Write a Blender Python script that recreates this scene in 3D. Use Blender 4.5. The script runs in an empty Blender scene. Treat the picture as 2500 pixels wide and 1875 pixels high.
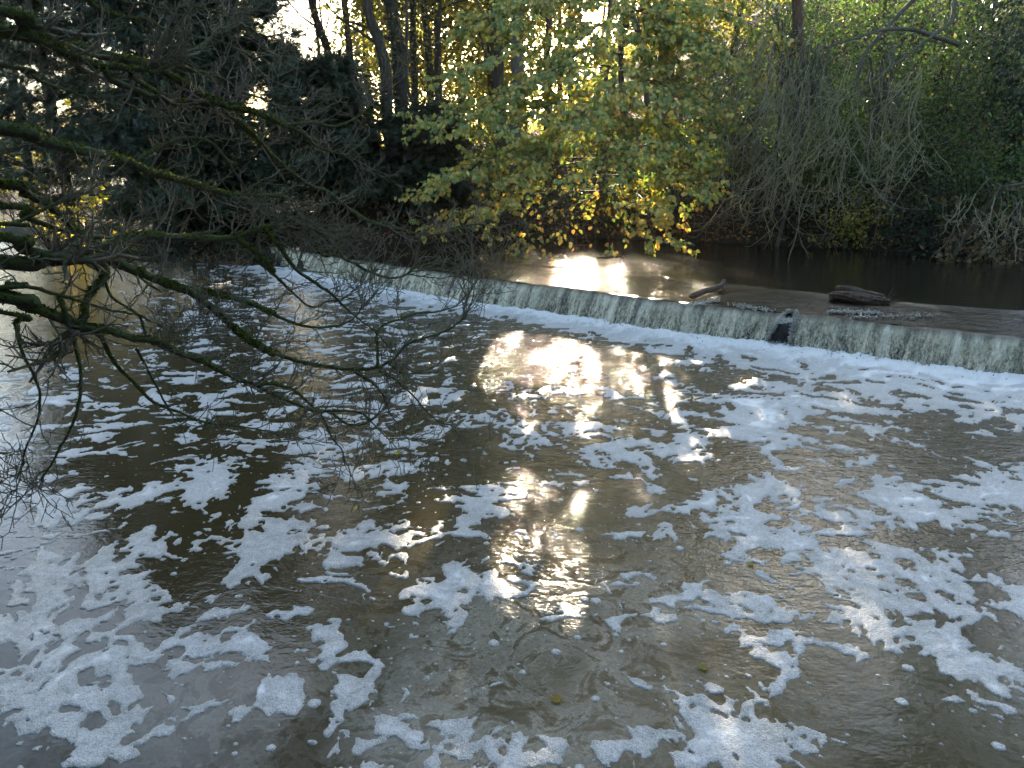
import bpy, math
import numpy as np
from mathutils import Vector

SC = bpy.context.scene
COL = SC.collection
R = math.radians

# ------------------------------------------------------------------ camera
CAM_H = 2.95
PITCH = 17.5
FPX = 740.0            # focal length in pixels of a 1024 wide picture
cam_d = bpy.data.cameras.new("camera")
cam = bpy.data.objects.new("camera", cam_d)
COL.objects.link(cam)
cam.location = (0, 0, CAM_H)
cam.rotation_euler = (R(90 - PITCH), 0, 0)
cam_d.sensor_width = 36.0
cam_d.lens = 36.0 * FPX / 1024.0
cam_d.clip_start = 0.05
cam_d.clip_end = 3000
SC.camera = cam

# ------------------------------------------------------------------ light
HAZE = 0.0003
SUN_EL, SUN_AZ = 14.5, 6.0        # azimuth measured from +Y towards +X
world = bpy.data.worlds.new("World")
SC.world = world
world.use_nodes = True
wn = world.node_tree
wn.nodes.clear()
wo = wn.nodes.new("ShaderNodeOutputWorld")
wb = wn.nodes.new("ShaderNodeBackground")
ws = wn.nodes.new("ShaderNodeTexSky")
ws.sky_type = 'NISHITA'
ws.sun_disc = False
ws.sun_elevation = R(SUN_EL)
ws.sun_rotation = R(SUN_AZ)
ws.air_density = 1.0
ws.dust_density = 1.5
ws.ozone_density = 1.0
wb.inputs["Strength"].default_value = 0.12
wn.links.new(ws.outputs[0], wb.inputs[0])
wn.links.new(wb.outputs[0], wo.inputs[0])
sun_d = bpy.data.lights.new("sun", 'SUN')
sun_d.energy = 5.0
sun_d.angle = R(0.5)
sun_d.color = (1.0, 0.83, 0.60)
sun = bpy.data.objects.new("sun", sun_d)
COL.objects.link(sun)
sd = Vector((math.sin(R(SUN_AZ)) * math.cos(R(SUN_EL)), math.cos(R(SUN_AZ)) * math.cos(R(SUN_EL)), math.sin(R(SUN_EL))))
sun.rotation_euler = sd.to_track_quat('Z', 'Y').to_euler()
sun.location = sd * 50
SC.view_settings.view_transform = 'Standard'
SC.view_settings.look = 'None'
SC.view_settings.exposure = 3.0
SC.view_settings.gamma = 1.0
SC.cycles.use_denoising = True
SC.cycles.max_bounces = 6
SC.cycles.diffuse_bounces = 3
SC.cycles.glossy_bounces = 3
SC.cycles.transmission_bounces = 3
SC.cycles.sample_clamp_indirect = 6.0
SC.cycles.sample_clamp_direct = 0.0

# ------------------------------------------------------------------ projection helpers (authoring only)
ct, st_ = math.cos(R(PITCH)), math.sin(R(PITCH))
def ray(px, py):
    u = (px - 512.0) / FPX
    v = (384.0 - py) / FPX
    return np.array([u, ct + v * st_, -st_ + v * ct])
def at_depth(px, py, Y):
    r = ray(px, py)
    t = Y / r[1]
    return np.array([r[0] * t, Y, CAM_H + r[2] * t])
def on_level(px, py, z):
    r = ray(px, py)
    t = (z - CAM_H) / r[2]
    return np.array([r[0] * t, r[1] * t, z])
def project(x, y, z):
    dz = z - CAM_H
    f = y * ct - dz * st_
    up = y * st_ + dz * ct
    f = np.maximum(f, 0.05)
    return 512 + FPX * x / f, 384 - FPX * up / f

# ------------------------------------------------------------------ numpy noise
def _hash(ix, iy, seed):
    h = (ix.astype(np.uint32) * np.uint32(374761393) + iy.astype(np.uint32) * np.uint32(668265263) + np.uint32((seed * 2246822519) & 0xffffffff))
    h = (h ^ (h >> np.uint32(13))) * np.uint32(1274126177)
    return h ^ (h >> np.uint32(16))
def perlin(x, y, seed=0):
    xf, yf = np.floor(x), np.floor(y)
    ix, iy = xf.astype(np.int64), yf.astype(np.int64)
    fx, fy = x - xf, y - yf
    u = fx * fx * fx * (fx * (fx * 6 - 15) + 10)
    v = fy * fy * fy * (fy * (fy * 6 - 15) + 10)
    def g(dx, dy):
        a = _hash(ix + dx, iy + dy, seed).astype(np.float32) * np.float32(2 * math.pi / 4294967296.0)
        return np.cos(a) * (fx - dx) + np.sin(a) * (fy - dy)
    n00, n10, n01, n11 = g(0, 0), g(1, 0), g(0, 1), g(1, 1)
    return 1.41 * ((n00 * (1 - u) + n10 * u) * (1 - v) + (n01 * (1 - u) + n11 * u) * v)
def fbm(x, y, octs=4, gain=0.5, lac=2.03, seed=0):
    a, s, t = 1.0, np.zeros_like(x), 0.0
    for i in range(octs):
        s = s + a * perlin(x, y, seed + i * 17)
        t += a
        a *= gain
        x = x * lac + 13.7
        y = y * lac - 7.3
    return s / t * 1.5
def cells(x, y, seed=0):
    """nearest random dot per unit cell: distance and the dot's own random number"""
    xf, yf = np.floor(x).astype(np.int64), np.floor(y).astype(np.int64)
    best = np.full(x.shape, 9.0); rid = np.zeros(x.shape)
    for dx in (-1, 0, 1):
        for dy in (-1, 0, 1):
            cx, cy = xf + dx, yf + dy
            h1 = _hash(cx, cy, seed).astype(np.float64) / 4294967296.0
            h2 = _hash(cx, cy, seed + 5).astype(np.float64) / 4294967296.0
            h3 = _hash(cx, cy, seed + 9).astype(np.float64) / 4294967296.0
            d = np.hypot(cx + h1 - x, cy + h2 - y)
            m = d < best
            best = np.where(m, d, best); rid = np.where(m, h3, rid)
    return best, rid
def sstep(a, b, x):
    t = np.clip((x - a) / (b - a), 0, 1)
    return t * t * (3 - 2 * t)

# ------------------------------------------------------------------ mesh helpers
def make_mesh(name, V, faces, mat, attrs=None, smooth=True, parent=None):
    """faces: list of int arrays, each (n,3) or (n,4)"""
    me = bpy.data.meshes.new(name)
    V = np.asarray(V, dtype=np.float32)
    me.vertices.add(len(V))
    me.vertices.foreach_set("co", V.ravel())
    faces = [np.asarray(f, dtype=np.int32) for f in faces if len(f)]
    nl = sum(f.size for f in faces); npoly = sum(len(f) for f in faces)
    me.loops.add(nl)
    me.polygons.add(npoly)
    me.loops.foreach_set("vertex_index", np.concatenate([f.ravel() for f in faces]))
    tot = np.concatenate([np.full(len(f), f.shape[1], dtype=np.int32) for f in faces])
    start = np.concatenate([[0], np.cumsum(tot)[:-1]]).astype(np.int32)
    me.polygons.foreach_set("loop_start", start)
    if smooth:
        me.polygons.foreach_set("use_smooth", np.ones(npoly, dtype=bool))
    for k, a in (attrs or {}).items():
        a = np.asarray(a, dtype=np.float32)
        if a.ndim == 2:
            at = me.attributes.new(k, 'FLOAT_VECTOR', 'POINT'); at.data.foreach_set("vector", a.ravel())
        else:
            at = me.attributes.new(k, 'FLOAT', 'POINT'); at.data.foreach_set("value", a)
    me.update(calc_edges=True)
    me.validate()
    if mat is not None:
        me.materials.append(mat)
    ob = bpy.data.objects.new(name, me)
    COL.objects.link(ob)
    if parent is not None:
        ob.parent = parent
        ob.matrix_parent_inverse = parent.matrix_world.inverted()
    return ob
def grid_faces(nr, nc):
    i = np.arange((nr - 1) * (nc - 1))
    r, c = i // (nc - 1), i % (nc - 1)
    a = r * nc + c
    return np.stack([a, a + 1, a + nc + 1, a + nc], 1)
def tag(o, label, cat, group=None):
    o["label"] = label; o["category"] = cat
    if group: o["group"] = group
    return o
def kind(o, k, label=None, cat=None):
    o["kind"] = k
    if label: o["label"] = label
    if cat: o["category"] = cat
    return o
def empty(name, loc, label, cat, group=None):
    o = bpy.data.objects.new(name, None)
    COL.objects.link(o)
    o.location = loc
    o.empty_display_size = 0.2
    bpy.context.view_layer.update()
    return tag(o, label, cat, group)

def norm(v):
    return v / np.maximum(np.linalg.norm(v, axis=-1, keepdims=True), 1e-9)

class Tubes:
    def __init__(s): s.V, s.F, s.A, s.n = [], [], [], 0
    def add(s, pts, rad, sides=5, rough=0.0, rng=None, rnd=0.5):
        pts = np.asarray(pts, float); rad = np.asarray(rad, float); m = len(pts)
        T = norm(np.gradient(pts, axis=0))
        ref = np.array([0, 0, 1.0]) if abs(T[0][2]) < 0.9 else np.array([1.0, 0, 0])
        n = norm(np.cross(T[0], ref)); Ns = [n]
        for i in range(1, m):
            n = n - T[i] * n.dot(T[i]); n = n / max(np.linalg.norm(n), 1e-9); Ns.append(n)
        Ns = np.array(Ns); B = np.cross(T, Ns)
        a = np.arange(sides) * 2 * math.pi / sides
        rr = np.repeat(rad[:, None], sides, 1)
        if rough and rng is not None:
            rr = rr * (1 + rough * rng.normal(size=rr.shape).clip(-2, 2))
        ring = pts[:, None, :] + rr[..., None] * (np.cos(a)[None, :, None] * Ns[:, None, :] + np.sin(a)[None, :, None] * B[:, None, :])
        V = ring.reshape(-1, 3)
        i = np.arange((m - 1) * sides); r, c = i // sides, i % sides
        c2 = (c + 1) % sides
        F = np.stack([r * sides + c, r * sides + c2, (r + 1) * sides + c2, (r + 1) * sides + c], 1) + s.n
        s.V.append(V); s.F.append(F); s.A.append(np.full(len(V), rnd)); s.n += len(V)
    def build(s, name, mat, parent=None):
        if not s.V: return None
        return make_mesh(name, np.concatenate(s.V), [np.concatenate(s.F)], mat, {"rnd": np.concatenate(s.A)}, True, parent)

def spline(P, n_per=6):
    """Catmull-Rom through P (any width of columns)"""
    P = np.asarray(P, float)
    if len(P) < 3:
        t = np.linspace(0, 1, n_per + 1)[:, None]
        return P[0] * (1 - t) + P[-1] * t
    Q = np.vstack([2 * P[0] - P[1], P, 2 * P[-1] - P[-2]])
    out = []
    for i in range(1, len(Q) - 2):
        p0, p1, p2, p3 = Q[i - 1], Q[i], Q[i + 1], Q[i + 2]
        for k in range(n_per):
            t = k / n_per
            out.append(0.5 * ((2 * p1) + (p2 - p0) * t + (2 * p0 - 5 * p1 + 4 * p2 - p3) * t * t + (3 * p1 - p0 - 3 * p2 + p3) * t ** 3))
    out.append(P[-1])
    return np.array(out)

# leaf templates: x = width, y = length, z = out of the blade
LEAF8 = (np.array([[0, 0, 0], [-.34, .26, .06], [-.33, .60, .05], [0, 1, -.06], [.33, .60, .05], [.34, .26, .06], [0, .30, -.02], [0, .66, -.03]], float),
         [np.array([[0, 6, 1], [2, 7, 3], [0, 5, 6], [3, 7, 4]]), np.array([[1, 6, 7, 2], [6, 5, 4, 7]])])
LEAF4 = (np.array([[0, 0, 0], [-.36, .45, .07], [0, 1, 0], [.36, .45, .07]], float), [np.array([[0, 2, 1], [0, 3, 2]])])
MAPLE = (np.array([[0, 0, 0], [-.35, .1, .03], [-.25, .32, .02], [-.55, .6, .06], [-.2, .62, 0], [0, 1, -.05], [.2, .62, 0], [.55, .6, .06], [.25, .32, .02], [.35, .1, .03]], float),
         [np.array([[0, 2, 1], [0, 9, 8], [2, 4, 3], [8, 7, 6]]), np.array([[0, 8, 6, 4], ]), np.array([[0, 4, 2], [4, 6, 5]])])
def _spray(nn=6):
    V, F = [], []
    for k in range(nn):
        y = 0.06 + 0.84 * k / nn
        L = 0.36 * (1 - 0.7 * abs(k / nn - 0.25))
        for sgn in (-1, 1):
            b = len(V)
            V += [[sgn * -.01, y - .02, 0], [sgn * L, y + L * .75, -.03], [sgn * .03, y + .13, .012]]
            F += [[b, b + 1, b + 2] if sgn > 0 else [b, b + 2, b + 1]]
    return np.array(V, float), [np.array(F)]
SPRAY = _spray()

def frames(d, n):
    y = norm(d); z = norm(n - y * np.sum(n * y, -1, keepdims=True)); x = np.cross(y, z)
    return np.stack([x, y, z], 1)       # rows are axes
class Leaves:
    def __init__(s, tpl): s.t = tpl; s.P, s.D, s.N, s.S, s.R = [], [], [], [], []
    def add(s, P, D, N, S, rnd):
        s.P.append(P); s.D.append(D); s.N.append(N); s.S.append(S); s.R.append(rnd)
    def build(s, name, mat, parent=None, smooth=False, gaps=None):
        P, D, N, S, Rn = (np.concatenate(a) for a in (s.P, s.D, s.N, s.S, s.R))
        if gaps is not None:
            k = gaps(P, np.random.default_rng(len(P)))
            P, D, N, S, Rn = P[k], D[k], N[k], S[k], Rn[k]
        T, FT = s.t
        fr = frames(D, N)
        V = np.einsum('kj,njc->nkc', T, fr) * S[:, None, None] + P[:, None, :]
        nv = len(T)
        off = (np.arange(len(P)) * nv)
        F = [(f[None] + off[:, None, None]).reshape(-1, f.shape[1]) for f in FT]
        return make_mesh(name, V.reshape(-1, 3), F, mat, {"rnd": np.repeat(Rn, nv)}, smooth, parent)

# ------------------------------------------------------------------ materials
def new_mat(name):
    m = bpy.data.materials.new(name); m.use_nodes = True
    nt = m.node_tree; nt.nodes.clear()
    out = nt.nodes.new("ShaderNodeOutputMaterial")
    return m, nt, out
def nd(nt, t, **kw):
    n = nt.nodes.new(t)
    for k, v in kw.items():
        if k.startswith("i_"):
            n.inputs[k[2:].replace("_", " ")].default_value = v
        else:
            setattr(n, k, v)
    return n
def ramp(nt, fac, stops, interp='LINEAR'):
    n = nt.nodes.new("ShaderNodeValToRGB")
    cr = n.color_ramp; cr.interpolation = interp
    while len(cr.elements) < len(stops): cr.elements.new(0.5)
    for e, (p, c) in zip(cr.elements, stops):
        e.position = p; e.color = c if len(c) == 4 else (*c, 1)
    nt.links.new(fac, n.inputs[0])
    return n.outputs[0]
def math_(nt, op, a, b=None, clamp=False):
    n = nt.nodes.new("ShaderNodeMath"); n.operation = op; n.use_clamp = clamp
    for i, v in enumerate((a, b)):
        if v is None: continue
        if isinstance(v, (int, float)): n.inputs[i].default_value = v
        else: nt.links.new(v, n.inputs[i])
    return n.outputs[0]
def mixc(nt, fac, a, b):
    n = nt.nodes.new("ShaderNodeMix"); n.data_type = 'RGBA'
    for sk, v in ((n.inputs[0], fac), (n.inputs[6], a), (n.inputs[7], b)):
        if isinstance(v, (int, float)): sk.default_value = v
        elif isinstance(v, tuple): sk.default_value = (*v, 1) if len(v) == 3 else v
        else: nt.links.new(v, sk)
    return n.outputs[2]
def noise(nt, vec, scale, detail=4, rough=0.5, dist=0.0, out=0):
    n = nd(nt, "ShaderNodeTexNoise")
    n.inputs["Scale"].default_value = scale; n.inputs["Detail"].default_value = detail
    n.inputs["Roughness"].default_value = rough; n.inputs["Distortion"].default_value = dist
    if vec is not None: nt.links.new(vec, n.inputs["Vector"])
    return n.outputs[out]
def attr(nt, name, vec=False):
    n = nd(nt, "ShaderNodeAttribute", attribute_name=name)
    return n.outputs["Vector"] if vec else n.outputs["Fac"]
def objco(nt):
    return nd(nt, "ShaderNodeNewGeometry").outputs["Position"]
def mapping(nt, vec, scale=(1, 1, 1), rot=(0, 0, 0)):
    n = nd(nt, "ShaderNodeMapping"); n.inputs["Scale"].default_value = scale; n.inputs["Rotation"].default_value = rot
    nt.links.new(vec, n.inputs["Vector"]); return n.outputs[0]
def principled(nt, out, **kw):
    b = nd(nt, "ShaderNodeBsdfPrincipled")
    for k, v in kw.items():
        k = k.replace("_", " ")
        if isinstance(v, (int, float)): b.inputs[k].default_value = v
        elif isinstance(v, tuple): b.inputs[k].default_value = (*v, 1) if len(v) == 3 else v
        else: nt.links.new(v, b.inputs[k])
    nt.links.new(b.outputs[0], out.inputs[0])
    return b
def bump(nt, h, strength, dist):
    n = nd(nt, "ShaderNodeBump")
    for k, v in (("Strength", strength), ("Distance", dist)):
        if isinstance(v, (int, float)): n.inputs[k].default_value = v
        else: nt.links.new(v, n.inputs[k])
    nt.links.new(h, n.inputs["Height"]); return n.outputs[0]

def leaf_mat(name, stops, trans=0.5, tstops=None, rough=0.45):
    m, nt, out = new_mat(name)
    r = attr(nt, "rnd")
    c = ramp(nt, r, stops)
    ct_ = ramp(nt, r, tstops or stops)
    pos = objco(nt)
    mott = noise(nt, pos, 45, 3)
    c = mixc(nt, math_(nt, 'MULTIPLY', mott, 0.5), c, mixc(nt, 0.75, c, (0.02, 0.015, 0.006)))
    b = nd(nt, "ShaderNodeBsdfPrincipled")
    nt.links.new(c, b.inputs["Base Color"]); b.inputs["Roughness"].default_value = rough
    b.inputs["Specular IOR Level"].default_value = 0.35
    t = nd(nt, "ShaderNodeBsdfTranslucent"); nt.links.new(ct_, t.inputs[0])
    mx = nd(nt, "ShaderNodeMixShader"); mx.inputs[0].default_value = trans
    nt.links.new(b.outputs[0], mx.inputs[1]); nt.links.new(t.outputs[0], mx.inputs[2])
    nt.links.new(mx.outputs[0], out.inputs[0])
    return m

M = {}
M["yellow_leaf"] = leaf_mat("yellow_leaf", [(0, (.17, .25, .09)), (.38, (.27, .34, .10)), (.52, (.54, .49, .12)), (.75, (.78, .60, .14)), (1, (.76, .42, .09))], 0.36,
                            [(0, (.16, .30, .03)), (.35, (.26, .38, .04)), (.6, (.48, .46, .05)), (.85, (.70, .50, .05)), (1, (.70, .34, .04))])
M["yew"] = leaf_mat("yew_needles", [(0, (.014, .030, .018)), (.5, (.030, .058, .033)), (1, (.095, .130, .060))], 0.14, rough=0.5)
M["green_leaf"] = leaf_mat("green_leaf", [(0, (.05, .10, .045)), (.5, (.085, .15, .05)), (.85, (.14, .19, .055)), (1, (.30, .28, .07))], 0.4,
                           [(0, (.08, .2, .03)), (.6, (.14, .22, .04)), (1, (.34, .32, .06))])
M["ivy"] = leaf_mat("ivy_leaf", [(0, (.015, .035, .018)), (.7, (.028, .06, .028)), (1, (.05, .09, .035))], 0.2, rough=0.3)
M["wood_leaf"] = leaf_mat("wood_leaf", [(0, (.07, .11, .03)), (.5, (.14, .16, .04)), (1, (.30, .22, .05))], 0.55,
                          [(0, (.15, .22, .035)), (.5, (.31, .31, .05)), (1, (.50, .33, .05))])
M["brown_leaf"] = leaf_mat("brown_leaf", [(0, (.12, .085, .04)), (.5, (.22, .15, .07)), (1, (.34, .25, .12))], 0.35)
M["maple_leaf"] = leaf_mat("maple_leaf", [(0, (.28, .26, .05)), (.6, (.42, .34, .06)), (1, (.30, .16, .06))], 0.55,
                           [(0, (.55, .60, .06)), (.6, (.75, .60, .08)), (1, (.6, .32, .06))])
M["litter"] = leaf_mat("fallen_leaf", [(0, (.06, .034, .02)), (.5, (.15, .08, .04)), (.85, (.27, .15, .065)), (1, (.42, .27, .09))], 0.1, rough=0.6)

def bark_mat(name, c0, c1, moss=0.0, scale=30):
    m, nt, out = new_mat(name)
    pos = objco(nt)
    n1 = noise(nt, mapping(nt, pos, (1, 1, .25)), scale, 6, .65)
    n2 = noise(nt, pos, 5, 4)
    c = ramp(nt, n1, [(.3, c0), (.7, c1)])
    if moss > 0:
        geo = nd(nt, "ShaderNodeNewGeometry")
        sep = nd(nt, "ShaderNodeSeparateXYZ"); nt.links.new(geo.outputs["Normal"], sep.inputs[0])
        f = math_(nt, 'ADD', math_(nt, 'MULTIPLY', sep.outputs[2], 0.35), math_(nt, 'ADD', n2, moss - 0.5))
        mfac = ramp(nt, f, [(.42, (0, 0, 0)), (.60, (1, 1, 1))])
        mc = ramp(nt, noise(nt, pos, 60, 4), [(.3, (.024, .036, .009)), (.7, (.078, .105, .018))])
        c = mixc(nt, mfac, c, mc)
    principled(nt, out, Base_Color=c, Roughness=0.85, Normal=bump(nt, n1, .8, .02))
    return m
M["bark_moss"] = bark_mat("mossy_bark", (.018, .016, .013), (.07, .062, .048), .62, 50)
M["twig"] = bark_mat("twig_bark", (.08, .07, .052), (.25, .22, .165), .30, 60)
M["bark"] = bark_mat("trunk_bark", (.022, .017, .012), (.10, .075, .05), 0, 14)
M["bark_red"] = bark_mat("red_trunk_bark", (.06, .03, .018), (.17, .09, .05), 0, 14)
M["bark_grey"] = bark_mat("grey_bark", (.05, .045, .035), (.16, .145, .11), .3, 30)
M["pale_twig"] = bark_mat("pale_twig_bark", (.17, .16, .09), (.36, .33, .20), .2, 40)
M["yew_bark"] = bark_mat("yew_bark", (.016, .011, .008), (.06, .038, .026), 0, 18)
M["driftwood"] = bark_mat("wet_driftwood", (.014, .009, .007), (.12, .07, .045), 0, 24)

# moss fronds
m, nt, out = new_mat("moss_frond")
c = ramp(nt, attr(nt, "rnd"), [(0, (.030, .048, .010)), (.6, (.085, .12, .018)), (1, (.20, .22, .035))])
b = nd(nt, "ShaderNodeBsdfDiffuse"); nt.links.new(c, b.inputs[0])
t = nd(nt, "ShaderNodeBsdfTranslucent"); nt.links.new(c, t.inputs[0])
mx = nd(nt, "ShaderNodeMixShader"); mx.inputs[0].default_value = .55
nt.links.new(b.outputs[0], mx.inputs[1]); nt.links.new(t.outputs[0], mx.inputs[2]); nt.links.new(mx.outputs[0], out.inputs[0])
M["moss"] = m

# soil and riverbank
m, nt, out = new_mat("woodland_soil")
pos = objco(nt)
n1 = noise(nt, pos, 9, 8, .7); n2 = noise(nt, pos, .7, 3)
c = ramp(nt, n1, [(.3, (.008, .006, .004)), (.55, (.035, .022, .013)), (.75, (.08, .048, .024))])
c = mixc(nt, ramp(nt, n2, [(.45, (0, 0, 0)), (.65, (1, 1, 1))]), c, mixc(nt, .5, c, (.02, .03, .012)))
principled(nt, out, Base_Color=c, Roughness=.95, Normal=bump(nt, n1, 1.0, .08))
M["soil"] = m

# river water
def water_mat(name, col0, col1, film=True):
    m, nt, out = new_mat(name)
    pos = objco(nt)
    turb = attr(nt, "turb")
    w1 = noise(nt, mapping(nt, pos, (1.0, 1.6, 1), (0, 0, R(-20))), 5.5, 3, .5, .4)
    w2 = noise(nt, mapping(nt, pos, (1.0, 1.5, 1), (0, 0, R(15))), 17, 3, .55, .3)
    w3 = noise(nt, pos, 52, 2, .5, .2)
    h = math_(nt, 'ADD', math_(nt, 'MULTIPLY', w1, 1.0), math_(nt, 'ADD', math_(nt, 'MULTIPLY', w2, .48), math_(nt, 'MULTIPLY', w3, .16)))
    nrm = bump(nt, h, 1.0, math_(nt, 'MULTIPLY', turb, .055))
    mur = noise(nt, pos, .8, 3)
    c = mixc(nt, mur, col0, col1)
    rough = 0.035
    if film:
        fa = math_(nt, 'MULTIPLY', attr(nt, "film"), 1.35, True)
        sw = noise(nt, pos, 3.0, 7, .62, 2.6)
        sw2 = noise(nt, pos, 30, 4, .7, 1.0)
        line = math_(nt, 'ABSOLUTE', math_(nt, 'SUBTRACT', sw, .5))
        line = ramp(nt, line, [(0.0, (1, 1, 1)), (.03, (.25, .25, .25)), (.09, (0, 0, 0))])
        broad = ramp(nt, math_(nt, 'ADD', math_(nt, 'MULTIPLY', sw, .6), math_(nt, 'MULTIPLY', sw2, .4)), [(.44, (.10, .10, .10)), (.58, (.75, .75, .75))])
        f = math_(nt, 'MULTIPLY', fa, math_(nt, 'ADD', broad, math_(nt, 'MULTIPLY', line, .6)), True)
        c = mixc(nt, math_(nt, 'MULTIPLY', f, .85), c, (.31, .285, .225))
        rough = math_(nt, 'ADD', .045, math_(nt, 'MULTIPLY', f, .22))
    principled(nt, out, Base_Color=c, Roughness=rough, IOR=1.333, Normal=nrm)
    return m
M["water"] = water_mat("river_water", (.041, .033, .014), (.066, .051, .022))
M["upper_water"] = water_mat("upper_river_water", (.016, .013, .008), (.024, .019, .012), False)

# foam
m, nt, out = new_mat("river_foam")
pos = objco(nt)
th = attr(nt, "dens")
vo = nd(nt, "ShaderNodeTexVoronoi", feature='F1'); vo.inputs["Scale"].default_value = 120; vo.inputs["Randomness"].default_value = 1
nt.links.new(pos, vo.inputs["Vector"])
vo2 = nd(nt, "ShaderNodeTexVoronoi", feature='F1'); vo2.inputs["Scale"].default_value = 46
nt.links.new(pos, vo2.inputs["Vector"])
n1 = noise(nt, pos, 14, 4, .6)
n5 = noise(nt, pos, 34, 5, .7)
hh = math_(nt, 'ADD', math_(nt, 'MULTIPLY', vo.outputs[0], -.6), math_(nt, 'ADD', math_(nt, 'MULTIPLY', vo2.outputs[0], -.5), math_(nt, 'MULTIPLY', n5, .9)))
dots = ramp(nt, math_(nt, 'ADD', math_(nt, 'MULTIPLY', vo.outputs[0], .55), math_(nt, 'MULTIPLY', n5, .75)), [(.50, (1, 1, 1)), (.86, (.30, .30, .30))])
c = mixc(nt, dots, (.28, .28, .27), mixc(nt, n1, (.57, .545, .51), (.79, .765, .72)))
c = mixc(nt, ramp(nt, th, [(.45, (0, 0, 0)), (.75, (1, 1, 1))]), c, (.88, .86, .82))
n3 = noise(nt, pos, 4.5, 5, .6)
thin = ramp(nt, math_(nt, 'ADD', th, math_(nt, 'MULTIPLY', math_(nt, 'SUBTRACT', n3, .5), .55)), [(-.0, (.0, .0, .0)), (.30, (1, 1, 1))])
c = mixc(nt, thin, mixc(nt, dots, (.16, .15, .12), (.52, .51, .47)), c)
principled(nt, out, Base_Color=c, Roughness=.42, IOR=1.33, Normal=bump(nt, hh, .55, .010))
M["foam"] = m

# falling water of the weir; attribute st = (along weir, down the fall, 0)
m, nt, out = new_mat("falling_water")
stv = attr(nt, "st", True)
sep = nd(nt, "ShaderNodeSeparateXYZ"); nt.links.new(stv, sep.inputs[0])
a1 = noise(nt, mapping(nt, stv, (7, .6, 1)), 1.0, 4, .6, .3)
a2 = noise(nt, mapping(nt, stv, (38, 2.4, 1)), 1.0, 4, .65, .6)
a3 = noise(nt, mapping(nt, stv, (1.3, .3, 1)), 1.0, 2)
a4 = noise(nt, mapping(nt, stv, (30, 10, 1)), 1.0, 3, .6, 1.2)
broken = math_(nt, 'MULTIPLY', sep.outputs[1], 1.0)
f = math_(nt, 'ADD', math_(nt, 'MULTIPLY', a1, .58), math_(nt, 'ADD', math_(nt, 'MULTIPLY', a2, .18), math_(nt, 'ADD', math_(nt, 'MULTIPLY', a3, .24), math_(nt, 'MULTIPLY', math_(nt, 'MULTIPLY', math_(nt, 'SUBTRACT', a4, .52), broken), .9))))
c = ramp(nt, f, [(.33, (.035, .042, .042)), (.42, (.20, .19, .14)), (.50, (.46, .42, .29)), (.62, (.76, .71, .55))])
lip = ramp(nt, math_(nt, 'ADD', sep.outputs[1], math_(nt, 'MULTIPLY', math_(nt, 'SUBTRACT', a1, .5), .25)), [(0.02, (0, 0, 0)), (.30, (1, 1, 1))])
c = mixc(nt, lip, (.035, .032, .022), c)
hh = math_(nt, 'ADD', a2, math_(nt, 'MULTIPLY', a4, .8))
principled(nt, out, Base_Color=c, Roughness=.22, IOR=1.333, Normal=bump(nt, hh, .7, .02))
M["fall"] = m
m, nt, out = new_mat("wet_stone")
pos = objco(nt); n1 = noise(nt, pos, 8, 6, .65)
principled(nt, out, Base_Color=ramp(nt, n1, [(.3, (.012, .012, .012)), (.7, (.07, .066, .058))]), Roughness=.35, Normal=bump(nt, n1, 1, .04))
M["stone"] = m

# ------------------------------------------------------------------ plan of the river
BX = np.array([-600, -40, -16, -11.5, -8.7, -6.0, -5.0, -2.2, 2.5, 7.2, 11.3, 16, 30, 600], float)
BY = np.array([300, 40, 25, 21.6, 20.4, 19.3, 19.2, 19.9, 21.1, 19.4, 17.2, 14.6, 7, -200], float)
def bank_y(X):
    return np.interp(X, BX, BY)
WS0 = np.array([-5.09, 18.5]); WSD = np.array([.806, -.592]); WSN = np.array([.592, .806]); WLEN = 14.9
def weir_off(s):
    q = np.clip(s / WLEN, -0.2, 1.2)
    return -2.0 * q * (1 - q) - 0.12 * np.sin(q * 21) * np.clip(q * 6, 0, 1) * .5
def weir_st(x, y):
    dx, dy = x - WS0[0], y - WS0[1]
    s = dx * WSD[0] + dy * WSD[1]
    t = dx * WSN[0] + dy * WSN[1] - weir_off(s)
    return s, t                      # t > 0 upstream of the foot
def weir_xy(s, t):
    tt = t + weir_off(s)
    return WS0[0] + s * WSD[0] + tt * WSN[0], WS0[1] + s * WSD[1] + tt * WSN[1]
UP = 0.60                            # level of the upper river
CREST = 0.30                         # crest stands this far upstream of the foot

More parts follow.
